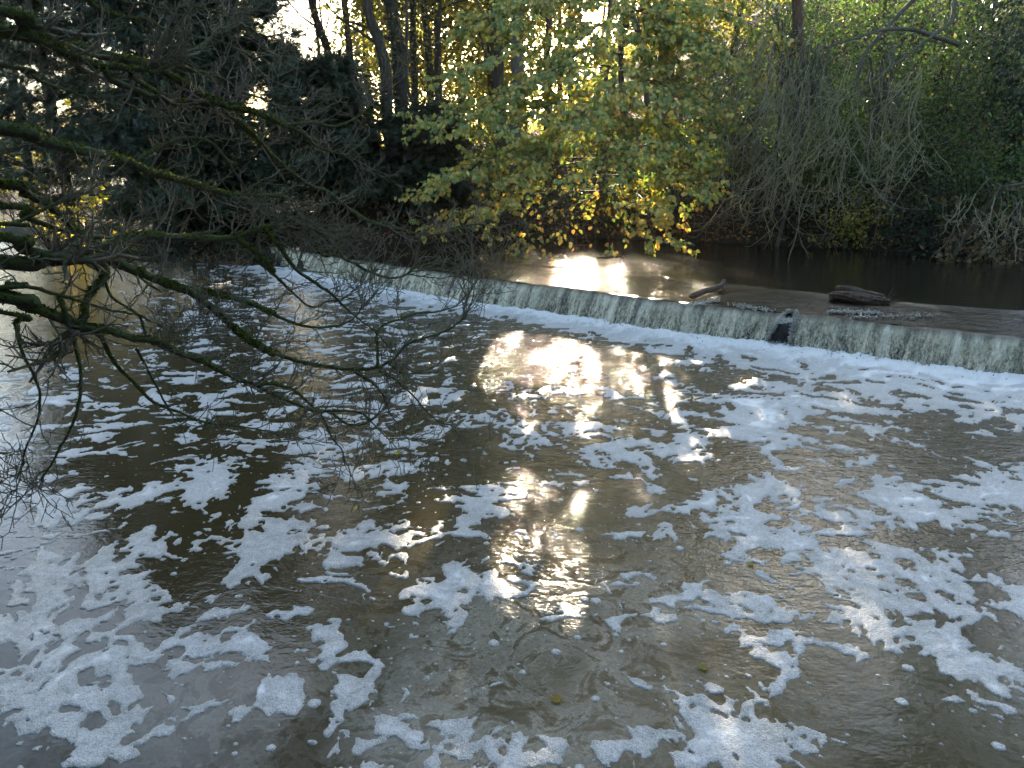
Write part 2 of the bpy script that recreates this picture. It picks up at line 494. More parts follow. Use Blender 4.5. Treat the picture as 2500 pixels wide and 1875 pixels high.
# ------------------------------------------------------------------ terrain
gx = np.concatenate([np.linspace(-300, -30, 30)[:-1], np.arange(-30, 34, .3), np.linspace(34, 300, 30)])
gy = np.concatenate([np.linspace(-60, -6, 12)[:-1], np.arange(-6, 48, .3), np.linspace(48, 300, 30)])
GX, GY = np.meshgrid(gx, gy)
def ground_z(X, Y, rough=True):
    X = np.asarray(X, float); Y = np.asarray(Y, float)
    yb = bank_y(X)
    slope_dir = np.cos(np.arctan(np.interp(X, [-40, -16, -6, 3, 7, 14, 30], [.65, .7, .35, .25, .45, .55, .55])))
    d = (Y - yb) * slope_dir
    cap = np.interp(X, [-60, -12, -6, -1, 2.5, 7, 10.5, 16, 26, 60], [1.3, 1.3, 1.9, 2.5, 3.4, 5.6, 9.5, 15, 22, 26])
    slp = np.interp(X, [-10, -4, 2, 8, 14], [.30, .40, .50, .66, .82])
    base = np.where(X < -5.4, 0.0, UP)
    dd = np.maximum(d, 0)
    far = base + .20 * (1 - np.exp(-dd / .15)) + cap * (1 - np.exp(-dd * slp / np.maximum(cap, .1)))
    far = np.where(d < 0, base + np.maximum(d * .8, -1.6), far)
    yn = np.interp(X, [-600, -7.5, -5.8, -3.5, 4, 12, 600], [9, 8.0, 6.0, .9, .8, .9, .9])
    dn = yn - Y
    near = np.where(dn > 0, -.6 + 1.95 * (1 - np.exp(-np.maximum(dn, 0) / .7)), -.6 + np.maximum(dn * .8, -1.0))
    z = np.maximum(far, near)
    if rough:
        land = np.clip(np.maximum(d, dn), 0, 1)
        z = z + land * (.10 * fbm(X * .9, Y * .9, 4, seed=3) + .25 * fbm(X * .18, Y * .18, 3, seed=8))
    return z
GZ = ground_z(GX, GY)
# nothing of the riverbed may poke through the lower pool behind the weir line
bank = make_mesh("ground", np.stack([GX, GY, GZ], -1).reshape(-1, 3), [grid_faces(len(gy), len(gx))], M["soil"])
kind(bank, "structure", "dark leaf strewn wooded river bank rising behind the weir", "river bank")

# ------------------------------------------------------------------ lower pool: water and foam
nc = 1500
e0, e1 = math.atan2(CAM_H, 1.3), math.atan2(CAM_H, 46.0)
Yr = CAM_H / np.tan(np.linspace(e0, e1, 760))
u = np.linspace(-1.35, 1.35, nc)
WX = (u[None, :] * (Yr[:, None] * .92 + 1.6)); WY = np.repeat(Yr[:, None], nc, 1)
PX, PY = project(WX, WY, 0.0)
S, T = weir_st(WX, WY)
below = -T                                     # metres downstream of the foot
near_w = np.exp(-np.clip(below, 0, 50) / 2.6)
flow_l = sstep(-1, -8, WX)                     # calmer backwater at the left
# turbulence of the surface
turb = .035 + .36 * near_w + .40 * np.exp(-((PX - 570) / 150) ** 2 - ((PY - 420) / 120) ** 2) + .14 * np.exp(-((PX - 600) / 260) ** 2 - ((PY - 560) / 110) ** 2) + .10 * sstep(560, 800, PX) * sstep(640, 480, PY) + .14 * sstep(480, 330, PY)
turb = np.clip(turb, .03, 1.15)
wave = .020 * fbm(WX * 1.6 + .4 * WY, WY * 2.4, 3, seed=21) * (turb ** 1.2) + .012 * fbm(WX * 5, WY * 7, 3, seed=22) * turb ** 1.5
wave += .025 * np.exp(-((below - .25) / .35) ** 2) * (1 + .8 * fbm(WX * 4, WY * 4, 3, seed=25))

# --- foam amount
q1, q2 = fbm(WX * .9, WY * .9, 2, seed=31), fbm(WX * .9 + 40, WY * .9, 2, seed=35)
q3, q4 = fbm(WX * 3.4, WY * 3.4, 2, seed=33), fbm(WX * 3.4 + 9, WY * 3.4, 2, seed=37)
wxp = WX + .30 * q1 + .10 * q3
wyp = WY + .30 * q2 + .10 * q4
n_big = fbm(wxp * 1.25, wyp * 1.25, 3, .55, seed=41)
n_mid = fbm(wxp * 3.2, wyp * 4.0, 3, .55, seed=47)
n_m2 = fbm(wxp * 4.3 + 31, wyp * 4.3 + 17, 3, .55, seed=49)
n_fine = fbm(WX * 11, WY * 11, 3, .55, seed=51)
lobe, _ = cells(wxp * 9, wyp * 9, 53)
lobe = .5 - lobe                                   # scalloped edges made of bubble clusters
streak = fbm((wxp * .85 + wyp * .35) * 1.6, (wyp * .9 - wxp * .3) * 6.5, 4, .55, seed=57)
n_st = fbm(wxp * 2.4 + 3, wyp * 5.0, 3, .5, seed=59)
streak2 = fbm(wxp * 1.7 + 5, wyp * 5.2, 3, .58, seed=58)

def blob(cx, cy, rx, ry, amp):
    return amp * np.exp(-((PX - cx) / rx) ** 2 - ((PY - cy) / ry) ** 2)
bias = np.full(WX.shape, -.24)
bias += blob(40, 640, 120, 110, .62) + blob(230, 560, 130, 60, .10) + blob(300, 720, 200, 60, .14) + blob(20, 500, 60, 25, .2)
bias += blob(790, 415, 130, 42, .60) + blob(640, 450, 120, 50, .16) + blob(400, 500, 110, 40, .12)
bias += blob(880, 560, 180, 90, .12) + blob(940, 650, 110, 50, .08) + blob(1000, 490, 60, 26, .35) + blob(520, 520, 150, 50, .10)
bias -= blob(940, 735, 150, 40, .40) + blob(550, 650, 110, 60, .28) + blob(215, 585, 50, 22, .30) + blob(160, 470, 90, 18, .25) + blob(960, 425, 80, 35, .35) + blob(780, 700, 60, 30, .1)
gen = bias + .46 * n_big + .56 * n_mid + .22 * lobe + .10 * n_fine
leftm = sstep(540, 400, PX) * sstep(490, 440, PY)
gen = gen * (1 - leftm) + leftm * (.07 + .34 * streak2 + .55 * n_st + .26 * n_big + .14 * lobe)
midm = np.exp(-((PX - 560) / 140) ** 2 - ((PY - 420) / 75) ** 2)
gen = gen * (1 - .6 * midm) + midm * (.08 + .5 * n_m2 + .22 * n_fine + .25 * n_big + .15 * lobe)
far_mix = sstep(400, 330, PY)
gen_far = .03 + .16 * far_mix * sstep(0, 200, PX) + .5 * streak + .45 * n_st - .45 * sstep(200, 40, PX) * far_mix - .15 * sstep(300, 270, PY)
gen_far = gen_far - .25 * np.exp(-((PX - 570) / 110) ** 2)
gen = gen * (1 - far_mix) + (gen_far - .12) * far_mix
# the named rafts of foam
RAFTS = [(204, 481, 36, 19, -25), (283, 490, 54, 14, -28), (262, 548, 52, 19, -30), (372, 536, 54, 13, -8), (342, 556, 28, 15, 20),
         (463, 588, 54, 17, -5), (440, 600, 28, 16, -30), (505, 582, 22, 24, 40), (493, 493, 24, 9, 0), (218, 614, 34, 14, -5),
         (140, 494, 62, 9, -18), (118, 588, 58, 19, 8), (240, 642, 26, 16, -30), (318, 634, 24, 17, 0),
         (268, 690, 36, 16, -30), (330, 708, 38, 14, -38), (352, 660, 16, 10, 0), (418, 735, 34, 12, 25), (505, 752, 60, 22, 5), (610, 752, 48, 16, -5),
         (690, 695, 24, 14, 30), (742, 735, 64, 32, 25), (700, 755, 32, 20, 0), (792, 540, 76, 16, 14), (758, 500, 36, 20, -15), (745, 525, 37, 22, 20),
         (842, 556, 42, 14, 10), (868, 572, 38, 14, -15), (905, 584, 28, 15, 15), (940, 580, 26, 14, 20), (877, 612, 28, 28, 35), (905, 640, 26, 12, 35),
         (958, 655, 60, 22, 22), (1002, 690, 38, 14, 25), (795, 648, 52, 13, 8), (775, 606, 32, 11, 12), (733, 606, 22, 9, 20), (690, 598, 36, 12, -28),
         (650, 612, 28, 10, -25), (908, 498, 36, 17, 8), (925, 515, 52, 11, 5), (1000, 490, 50, 22, 0), (695, 502, 28, 8, -8), (745, 640, 16, 11, 0),
         (780, 672, 18, 14, -40), (1020, 600, 42, 16, 20), (960, 610, 28, 11, 20), (395, 470, 36, 10, -8),
         (100, 745, 62, 16, 0), (190, 660, 24, 13, -35), (560, 612, 18, 8, 0), (410, 560, 14, 7, 0)]
raft = np.full(WX.shape, -1.0)
amp_ = sstep(380, 700, PY)
wpx = PX + (22 * q3 + 20 * n_big + 9 * n_m2) * (.4 + amp_); wpy = PY + (11 * q4 + 8 * q2 + 6 * n_mid) * (.4 + amp_)
for cx, cy, rx, ry, a in RAFTS:
    ca, sa = math.cos(R(a)), math.sin(R(a))
    m_ = (np.abs(PX - cx) < 3.0 * max(rx, ry)) & (np.abs(PY - cy) < 3.0 * max(rx, ry))
    dx, dy = wpx[m_] - cx, wpy[m_] - cy
    q = 1 - np.sqrt(((dx * ca + dy * sa) / rx) ** 2 + ((-dx * sa + dy * ca) / ry) ** 2)
    raft[m_] = np.maximum(raft[m_], q)
raft = raft * .50 + .36 * n_m2 + .30 * lobe + .17 * n_fine
dens = np.maximum(gen - .10, raft)
# holes and single bubbles
c1, r1 = cells(WX * 5 + n_mid * .5, WY * 5 + n_m2 * .5, 61)
dens = dens - .62 * np.clip(1 - c1 / (.05 + .34 * r1 ** 2), 0, 1) * (r1 > .35) * sstep(.6, .0, near_w)
c2, r2 = cells(WX * 5.5, WY * 5.5, 67)
isl = (.03 + .20 * r2 ** 5) - c2
dens = np.maximum(dens, np.where(r2 > .62 - .3 * np.clip(n_big, -1, 1), isl * 1.6, -1))
c3, r3 = cells(WX * 16, WY * 16, 71)
dens = np.maximum(dens, np.where(r3 > .90 - .25 * np.clip(n_big, -.5, 1), (.03 + .16 * (r3 - .6)) * 1.2 - c3 * .5, -1))
# white water under the weir
wid = np.interp(S, [-1, 1, 4, 7, 10, 13, 16], [1.0, 1.7, 1.25, .85, 1.1, 1.8, 2.3])
foot = 1.15 - below / wid
lace, lr = cells(wxp * 2.6 + .4 * n_m2, wyp * 2.6, 77)
foot = foot - .95 * np.clip(1 - lace / .44, 0, 1) * sstep(.30, .8, below) + .42 * n_mid * sstep(.15, .9, below) + .28 * streak + .14 * n_fine
dens = np.maximum(dens, foot * .8)
dens = np.where(T > .5, -1, dens)

h = np.where(dens > 0, (.0015 + .0075 * (1 - np.exp(-np.maximum(dens, 0) / .12))) * (1 + .5 * n_fine), 0)
churn = np.exp(-((below - .16) / .28) ** 2)
h += np.where(dens > 0, churn * (.03 + .045 * np.abs(fbm(WX * 8, WY * 8, 3, seed=91)) + .03 * fbm(WX * 3, WY * 3, 2, seed=93)), 0)
h += np.where(dens > 0, .014 * np.clip(near_w, 0, 1) * n_m2 * sstep(1.6, .2, below), 0)
h = np.where(dens <= 0, -.003 - .03 * np.clip(-dens / .06, 0, 1), h)
# film of scum (painted by currents) on the near water
film = blob(535, 665, 150, 110, 1.0) + blob(700, 590, 90, 60, .45) + blob(220, 720, 160, 70, .55) + blob(900, 690, 150, 60, .40) + blob(600, 745, 200, 40, .5) + blob(840, 480, 160, 30, .25)
film = np.clip(film * (.75 + .7 * n_big), 0, 1)
grid = grid_faces(len(Yr), nc)
keepw = (T < 1.2).ravel() & (WY < bank_y(WX) + 1.5).ravel()
fw = grid[keepw[grid].all(1)]
used, inv = np.unique(fw, return_inverse=True)
WZ = wave
P3 = np.stack([WX, WY, WZ], -1).reshape(-1, 3)
water = make_mesh("water", P3[used], [inv.reshape(-1, 4)], M["water"], {"turb": turb.ravel()[used], "film": film.ravel()[used]})
kind(water, "structure", "murky brown river pool below the weir with bright sun glints", "river")
kf = (dens.ravel() > -.05) & keepw
ff = grid[kf[grid].any(1) & keepw[grid].all(1)]
used, inv = np.unique(ff, return_inverse=True)
F3 = np.stack([WX, WY, WZ + h], -1).reshape(-1, 3)
foam = make_mesh("foam", F3[used], [inv.reshape(-1, 4)], M["foam"], {"dens": np.clip(dens.ravel()[used], 0, 1)})
kind(foam, "stuff", "white bubbly foam drifting in rafts on the brown pool", "foam")
del P3, F3

# ------------------------------------------------------------------ upper river and the weir
tt = np.concatenate([np.arange(0.0, 2.4, .022), np.arange(2.4, 14.5, .09)]) + CREST
ss = np.arange(-2.2, 27, .035)
TT, SS = np.meshgrid(tt, ss, indexing='ij')
ux, uy = weir_xy(SS, TT)
tc = TT - CREST
sill = 1.55 + .25 * perlin(SS * .35, SS * 0, 5) + .35 * np.exp(-((SS - 8.4) / 1.2) ** 2)
prof = UP - .085 * sstep(sill + .25, 0, tc) - .02 * sstep(sill, sill - .18, tc)
rp = sstep(sill + .1, sill - .3, tc)
uz = prof + rp * .014 * fbm(SS * 2.6, tc * 5.5, 3, seed=101) + .0022 * fbm(ux * 1.5, uy * 2.2, 3, seed=104)
uturb = .07 + .7 * rp * (.45 + .6 * np.clip(fbm(SS * .8, tc * 1.4, 3, seed=107) + .3, 0, 1)) + .75 * np.exp(-((SS - 7.0) / 2.6) ** 2) * np.exp(-((tc - 2.6) / 1.6) ** 2) * (.3 + np.clip(fbm(SS * 1.3, tc * 2, 2, seed=109), 0, 1))
uw = make_mesh("upper_water", np.stack([ux, uy, uz], -1).reshape(-1, 3), [grid_faces(len(tt), len(ss))[:, ::-1]], M["upper_water"], {"turb": uturb.ravel()})
kind(uw, "structure", "dark smooth river above the weir reflecting the wooded bank", "river")
# falling sheet: follows a thrown curve from the crest down to the pool
q = np.linspace(-.06, 1.0, 34)
s2 = np.arange(-2.2, 27, .020)
Q, S2 = np.meshgrid(q, s2, indexing='ij')
crest_z = (UP - .105)
Qc = np.clip(Q, 0, 1)
zf = crest_z * (1 - Qc ** 1.6) - .03 * Qc + np.where(Q < 0, -Q * .05, 0)
rid = fbm(S2 * 6, Q * 1.2, 3, seed=111); rid2 = fbm(S2 * 22, Q * 5, 3, seed=113)
tf = CREST - .38 * Qc ** .85 - (.06 * rid + .026 * rid2 * Qc) * np.sqrt(Qc) - np.where(Q < 0, Q * .5, 0)
zf = zf + .008 * rid2 * Qc + .018 * fbm(S2 * 1.1, S2 * 0 + 3, 3, seed=117) * (1 - Qc)
# the gap where a stone parts the sheet
gap_s = None
gp = on_level(785, 318, .42)
gap_s = weir_st(gp[0], gp[1])[0]
gd = (S2 - gap_s - .10 * (1 - Qc)) / (.05 + .13 * Qc)
keep = ~((np.abs(gd) < 1) & (Q > .04))
tf = tf - .05 * np.exp(-((np.abs(gd) - 1.15) / .35) ** 2) * (Q > 0)
zf = zf + .07 * np.exp(-(gd / 1.4) ** 2) * np.exp(-(Qc / .25) ** 2)
fx, fy = weir_xy(S2, tf)
gf = grid_faces(len(q), len(s2))[:, ::-1]
gf = gf[keep.ravel()[gf].all(1)]
fall = make_mesh("falling_water", np.stack([fx, fy, zf], -1).reshape(-1, 3), [gf], M["fall"], {"st": np.stack([S2, Qc, S2 * 0], -1).reshape(-1, 3)})
kind(fall, "structure", "thin curtain of pale water falling over the weir", "waterfall")
# stone sill behind the sheet
sec = np.array([[.16, -.9], [.14, .05], [.17, .28], [.24, crest_z - .055], [.4, crest_z - .045], [1.5, crest_z - .035], [2.0, .1], [2.3, -1.2]])
s3 = np.arange(-2.4, 27.2, .12)
A3, B3 = np.meshgrid(np.arange(len(sec)), s3, indexing='ij')
tx = sec[A3, 0] + .02 * fbm(B3 * 3, A3 * 2.0, 2, seed=120); zx = sec[A3, 1] + .012 * fbm(B3 * 3, A3 * 2.0 + 9, 2, seed=121)
sx, sy = weir_xy(B3, tx)
wroot = make_mesh("weir", np.stack([sx, sy, zx], -1).reshape(-1, 3), [grid_faces(len(sec), len(s3))[:, ::-1]], M["stone"])
tag(wroot, "low dark stone weir hidden behind the falling curtain of water", "weir")

# ================================================================== vegetation
RNG = np.random.default_rng(7)
def gz(x, y): return float(ground_z(np.array([x]), np.array([y]))[0])

def rand_dirs(rng, n, up=0.0):
    v = norm(rng.normal(size=(n, 3)) + np.array([0, 0, up])); return v

# ------------------------------------------------------------------ overhanging mossy tree in front (left)
Z5 = 2500 / 1024
def tr(crop, pts):
    """points read off enlarged crops of the photograph -> 1024 px"""
    ox, oy = {1: (0, 0), 2: (600, 0), 5: (0, 500), 6: (600, 500)}[crop]
    return [((ox + x / 2.766) / Z5, (oy + y / 2.766) / Z5) for x, y in pts]
LIMBS = [  # pixels, start depth, end depth, start radius, end radius (m), reaches the trunk
    (tr(1, [(0, 210), (230, 235), (420, 300), (620, 350), (830, 400), (1040, 450), (1200, 540), (1390, 660), (1560, 780), (1760, 960)]) + tr(2, [(0, 880), (130, 1000), (300, 1160), (430, 1250), (560, 1300), (700, 1410), (850, 1500), (1000, 1540), (1180, 1580), (1330, 1580), (1440, 1530), (1600, 1510)]), 4.6, 7.2, .034, .007, True),
    (tr(1, [(0, 70), (130, 150), (240, 225)]), 4.5, 4.7, .026, .022, True),
    (tr(1, [(240, 260), (450, 360), (620, 430), (760, 450), (960, 470), (1040, 455)]), 4.65, 5.0, .024, .015, False),
    (tr(1, [(690, 450), (760, 540), (900, 600), (1050, 660), (1150, 690), (1280, 690), (1450, 715)]), 4.8, 5.3, .018, .014, False),
    (tr(1, [(880, 500), (950, 560), (1020, 600), (1130, 690)]), 4.8, 5.1, .014, .012, False),
    (tr(1, [(1040, 440), (1130, 410), (1250, 360), (1380, 290), (1490, 200)]), 5.0, 5.6, .016, .006, False),
    (tr(1, [(1130, 410), (1250, 460), (1420, 500), (1530, 550), (1640, 620), (1800, 680), (1936, 780)]), 5.1, 5.9, .013, .005, False),
    (tr(1, [(1390, 660), (1560, 720), (1750, 770), (1936, 850)]) + tr(2, [(130, 790), (270, 850), (400, 910), (480, 990), (600, 1030), (720, 1070)]), 5.2, 6.2, .022, .006, False),
    (tr(2, [(270, 840), (450, 830), (620, 850), (780, 770), (840, 700)]), 5.6, 6.2, .012, .004, False),
    (tr(1, [(0, 860), (200, 920), (400, 980), (620, 1030), (880, 1100), (1000, 1160), (1150, 1200), (1290, 1240), (1450, 1290), (1600, 1320), (1936, 1330)]) + tr(2, [(150, 1400), (300, 1480), (420, 1560)]), 4.3, 6.0, .034, .010, True),
    (tr(1, [(930, 1090), (1000, 1030), (1150, 960), (1280, 930), (1420, 960), (1530, 1080), (1620, 1220), (1720, 1370), (1830, 1490), (1936, 1560)]), 4.9, 5.8, .011, .006, False),
    (tr(1, [(0, 1390), (150, 1460), (300, 1520), (450, 1560), (620, 1600), (780, 1600), (900, 1570)]), 4.2, 4.9, .014, .007, True),
    (tr(1, [(0, 1250), (150, 1310), (300, 1370), (420, 1470), (520, 1560), (640, 1640)]), 4.3, 4.6, .020, .016, True),
    (tr(5, [(0, 390), (200, 400), (350, 370), (560, 330), (740, 280), (900, 220), (1200, 220), (1480, 230), (1640, 200), (1870, 140)]) + tr(6, [(60, 170), (220, 130), (420, 150), (560, 240)]), 4.2, 6.0, .036, .008, True),
    (tr(5, [(340, 375), (560, 370), (750, 375), (850, 420), (1000, 480), (1150, 545), (1290, 590), (1410, 680), (1500, 760), (1600, 850), (1730, 950), (1860, 1010)]) + tr(6, [(0, 900), (120, 980), (300, 1040), (480, 1085), (700, 1110), (880, 1100), (1000, 1040), (1080, 950), (1200, 900), (1330, 860), (1450, 790), (1490, 740)]), 4.35, 5.7, .030, .006, False),
    (tr(5, [(1290, 575), (1500, 610), (1680, 660), (1850, 740)]) + tr(6, [(0, 640), (150, 720), (280, 780), (400, 820), (560, 825), (700, 790), (770, 720), (785, 690)]), 4.75, 5.7, .020, .005, False),
    (tr(5, [(0, 620), (170, 680), (400, 760), (560, 830), (740, 850), (900, 900), (1060, 920), (1130, 970), (1350, 1050), (1500, 1130), (1700, 1210)]) + tr(6, [(0, 1200), (130, 1250), (300, 1330), (470, 1390), (570, 1400), (680, 1480), (800, 1480), (860, 1440)]), 3.9, 5.2, .029, .006, True),
    (tr(6, [(70, 1215), (200, 1210), (330, 1260), (450, 1360), (530, 1450), (580, 1570), (650, 1659), (670, 1760)]), 4.8, 5.3, .012, .004, False),
    (tr(6, [(560, 1390), (700, 1390), (800, 1420), (900, 1520), (1000, 1620)]), 5.0, 5.3, .009, .004, False),
    (tr(5, [(700, 400), (710, 480), (620, 590), (580, 660), (570, 760), (540, 800)]), 4.4, 4.2, .020, .018, False),
    (tr(5, [(0, 560), (50, 530), (200, 555), (400, 610), (600, 670), (800, 720), (930, 745), (1050, 800), (1200, 860), (1320, 800)]), 3.9, 4.6, .012, .004, True),
    (tr(5, [(0, 560), (100, 610), (250, 690), (380, 750)]), 3.9, 4.1, .012, .011, False),
    (tr(5, [(400, 620), (450, 770), (500, 920), (540, 1100), (540, 1300), (490, 1480), (400, 1650), (330, 1780), (280, 1850)]), 4.1, 4.1, .012, .005, False),
    (tr(5, [(0, 720), (100, 800), (150, 1000), (260, 1230), (260, 1430), (170, 1650), (150, 1760)]), 3.9, 4.0, .011, .004, True),
    (tr(5, [(680, 880), (770, 1060), (900, 1200), (1050, 1340), (1200, 1400), (1400, 1470), (1650, 1500), (1800, 1530)]), 4.3, 4.6, .012, .004, False),
    (tr(5, [(590, 340), (700, 500), (760, 630), (930, 740), (990, 880), (1040, 920)]), 4.4, 4.4, .009, .006, False),
    (tr(5, [(920, 970), (1000, 1120), (1100, 1310), (1160, 1410)]), 4.4, 4.5, .008, .005, False),
    (tr(5, [(1600, 230), (1720, 320), (1850, 450)]) + tr(6, [(0, 310), (100, 400), (230, 510), (330, 610), (450, 690), (560, 650), (640, 650)]), 5.2, 5.9, .017, .005, False),
    (tr(6, [(120, 150), (230, 290), (330, 430), (440, 510), (570, 600), (700, 720), (800, 800), (880, 860), (960, 950), (1010, 1010)]), 5.3, 5.8, .014, .004, False),
    (tr(6, [(420, 150), (430, 230), (520, 340), (600, 340), (740, 400), (850, 460), (970, 495), (1070, 480), (1120, 440)]), 5.9, 6.5, .013, .008, False),
    (tr(6, [(890, 1095), (890, 980), (885, 870), (940, 810), (1050, 770), (1150, 735), (1300, 720), (1420, 680), (1490, 610)]), 5.4, 5.9, .011, .004, False),
    (tr(6, [(740, 1130), (850, 1200), (920, 1270), (960, 1370), (970, 1400), (1010, 1460)]), 5.3, 5.5, .012, .004, False),
    (tr(6, [(900, 1120), (1000, 1170), (1130, 1290), (1220, 1390), (1300, 1460), (1400, 1490)]), 5.4, 5.6, .009, .004, False),
    (tr(6, [(970, 1080), (1080, 1140), (1200, 1120), (1280, 1090)]), 5.4, 5.6, .009, .004, False),
    (tr(1, [(560, -60), (590, 0), (720, 80), (860, 120), (1000, 130), (1080, 180), (1200, 220), (1350, 250), (1520, 290), (1700, 380)]), 5.2, 6.2, .015, .005, False),
    (tr(1, [(700, -60), (860, 20), (990, 20), (1100, 60), (1300, 40), (1500, 90)]), 5.3, 6.0, .010, .004, False),
    (tr(1, [(0, 440), (150, 480), (300, 560), (480, 620), (600, 650), (800, 600)]), 4.6, 5.2, .012, .005, True),
    (tr(5, [(0, 130), (80, 130), (260, 50), (480, -60)]), 4.0, 4.2, .010, .006, True),
    (tr(5, [(0, 220), (120, 280), (260, 330), (350, 350)]), 4.2, 4.25, .022, .026, True),
]
TRUNK = np.array([-6.6, 4.4])
tree = empty("overhanging_tree", (TRUNK[0], TRUNK[1], gz(*TRUNK)), "bare mossy tree leaning in from the left over the foaming pool", "tree")
tk = Tubes()
tz0 = gz(*TRUNK) - .2
tk.add(spline([[TRUNK[0], TRUNK[1], tz0], [TRUNK[0] + .1, TRUNK[1] + .05, tz0 + 1.5], [TRUNK[0] + .35, TRUNK[1], tz0 + 3.5], [TRUNK[0] + .5, TRUNK[1] - .2, tz0 + 6.5]], 8), np.interp(np.linspace(0, 1, 25), [0, .1, 1], [.34, .26, .12]), 14, .05, RNG)
tk.build("trunk", M["bark_moss"], tree)
rng = np.random.default_rng(11)
moss_lv = {}
def wander(rng, p, d, L, r0, r1, nseg, up, jit, tubes, sides=4, rnd=.5):
    """one curved twig, turning up towards its tip; returns points and radii"""
    pts = [p]; d = d / np.linalg.norm(d); seg = L / nseg
    for i in range(nseg):
        d = d + rng.normal(size=3) * jit + np.array([0, 0, up * (.3 + i / nseg)])
        d /= np.linalg.norm(d)
        p = p + d * seg
        pts.append(p)
    pts = np.array(pts); rad = np.linspace(r0, r1, len(pts))
    tubes.add(pts, rad, sides, 0, None, rnd)
    return pts, rad
def twig_tree(rng, p, d, L, r0, lvl, tubes, up):
    nseg = max(3, int(L / .045))
    pts, rad = wander(rng, p, d, L, r0, max(r0 * .5, .0026), nseg, up, .20, tubes, 4 if lvl > 0 else 3, rng.random())
    if lvl <= 0: return
    nb = int(L / .085) + rng.integers(0, 2)
    for k in range(nb):
        i = rng.integers(1, len(pts) - 1)
        td = norm(pts[i + 1] - pts[i])
        side = norm(np.cross(td, rng.normal(size=3)))
        dd = td * rng.uniform(.35, .9) + side * rng.uniform(.5, 1.0) + np.array([0, 0, .25])
        twig_tree(rng, pts[i], dd, L * rng.uniform(.28, .62), max(rad[i] * .7, .0028), lvl - 1, tubes, up)
for pix, d0, d1, r0, r1, root in LIMBS:
    n = len(pix)
    seglen = np.cumsum([0] + [math.hypot(pix[i + 1][0] - pix[i][0], pix[i + 1][1] - pix[i][1]) for i in range(n - 1)])
    f = seglen / seglen[-1]
    P = np.array([at_depth(x, y, d0 + (d1 - d0) * k) for (x, y), k in zip(pix, f)])
    rr = (r0 + (r1 - r0) * f ** .8) * 1.15
    P = np.column_stack([P, rr])
    if root:
        a = P[0, :3]; dirn = norm(P[0, :3] - P[1, :3])
        z_at = max(a[2] * .6 + 1.0, 1.6) if a[2] < 3.0 else a[2] + .5
        tgt = np.array([TRUNK[0] + .15, TRUNK[1], min(z_at, 5.5)])
        mid = a * .5 + tgt * .5 + dirn * .25
        P = np.vstack([np.append(tgt, r0 * 1.5), np.append(mid, r0 * 1.12), P])
    C = spline(P, 7)
    C[:, :3] += .006 * np.column_stack([fbm(np.arange(len(C)) * .35 + 7 * len(pix), np.full(len(C), k * 3.3 + r0 * 900), 2, seed=5 + k) for k in range(3)]) * np.clip(r0 / .015, .4, 1)
    tb = Tubes(); rad = np.maximum(C[:, 3], .003)
    big = r0 > .013
    tb.add(C[:, :3], rad, 10 if big else 6, .10 if big else .05, rng)
    limb = tb.build("branch", M["bark_moss"], tree)
    # moss fronds along the upper side
    if r0 > .009:
        seg = np.linalg.norm(np.diff(C[:, :3], axis=0), axis=1)
        nm = int(seg.sum() * (1500 if big else 700))
        w = seg * np.clip(rad[:-1] - .004, .0005, 1); idx = rng.choice(len(seg), nm, p=w / w.sum())
        ft = rng.random(nm)[:, None]
        base = C[idx, :3] * (1 - ft) + C[idx + 1, :3] * ft
        tang = norm(C[idx + 1, :3] - C[idx, :3])
        clump = fbm(base[:, 0] * 6 + base[:, 2] * 5, base[:, 1] * 6, 2, seed=77)
        o = rng.normal(size=(nm, 3)) + np.array([0, 0, .9]); o = norm(o - tang * np.sum(o * tang, 1, keepdims=True))
        ok = clump > -.25 + .25 * (o[:, 2] < .1)
        base, o, tang, rad_i = base[ok], o[ok], tang[ok], rad[idx][ok]
        sz = rng.uniform(.006, .017, len(o)) * np.clip(rad_i / .018, .5, 1.2) * (1 + .4 * np.clip(clump[ok], 0, 1))
        lv = Leaves(LEAF4)
        lv.add(base + o * rad_i[:, None] * .85, o + rng.normal(size=o.shape) * .5, rng.normal(size=o.shape), sz, rng.random(len(o)))
        lv.build("moss", M["moss"], limb)
    # twigs
    tw = Tubes()
    Lt = np.linalg.norm(np.diff(C[:, :3], axis=0), axis=1).sum()
    s_in = [i for i in range(16 if root else 2, len(C) - 1)]
    px_mid = np.mean([p[0] for p in pix]); py_mid = np.mean([p[1] for p in pix])
    dense = (.8 if px_mid < 150 else 1.15) if py_mid > 330 else 1.35
    if px_mid < 160 and 170 < py_mid < 330: dense = .5
    nt_ = int(Lt * 5.2 * dense)
    for k in range(nt_):
        i = s_in[int(len(s_in) * rng.beta(1.7, 1.1)) % len(s_in)]
        if project(C[i, 0], C[i, 1], C[i, 2])[0] < 130 and rng.random() < .68: continue
        td = norm(C[i + 1, :3] - C[i, :3])
        side = norm(np.cross(td, rng.normal(size=3)))
        dd = td * rng.uniform(.2, .9) + side * .85 + np.array([0, 0, rng.uniform(-.25, .45)])
        twig_tree(rng, C[i, :3], dd, rng.uniform(.12, .42), np.clip(C[i, 3] * .5, .0038, .007), 2 if rng.random() < .6 else 1, tw, .10)
    for k in range(2 if r0 < .01 else 4):
        twig_tree(rng, C[-1 - 2 * k, :3], norm(C[-1, :3] - C[-3, :3]) + rng.normal(size=3) * .25 * (k > 0), rng.uniform(.35, .6), max(r1 * .8, .004), 2, tw, .09)
    tw.build("twigs", M["twig"], limb)
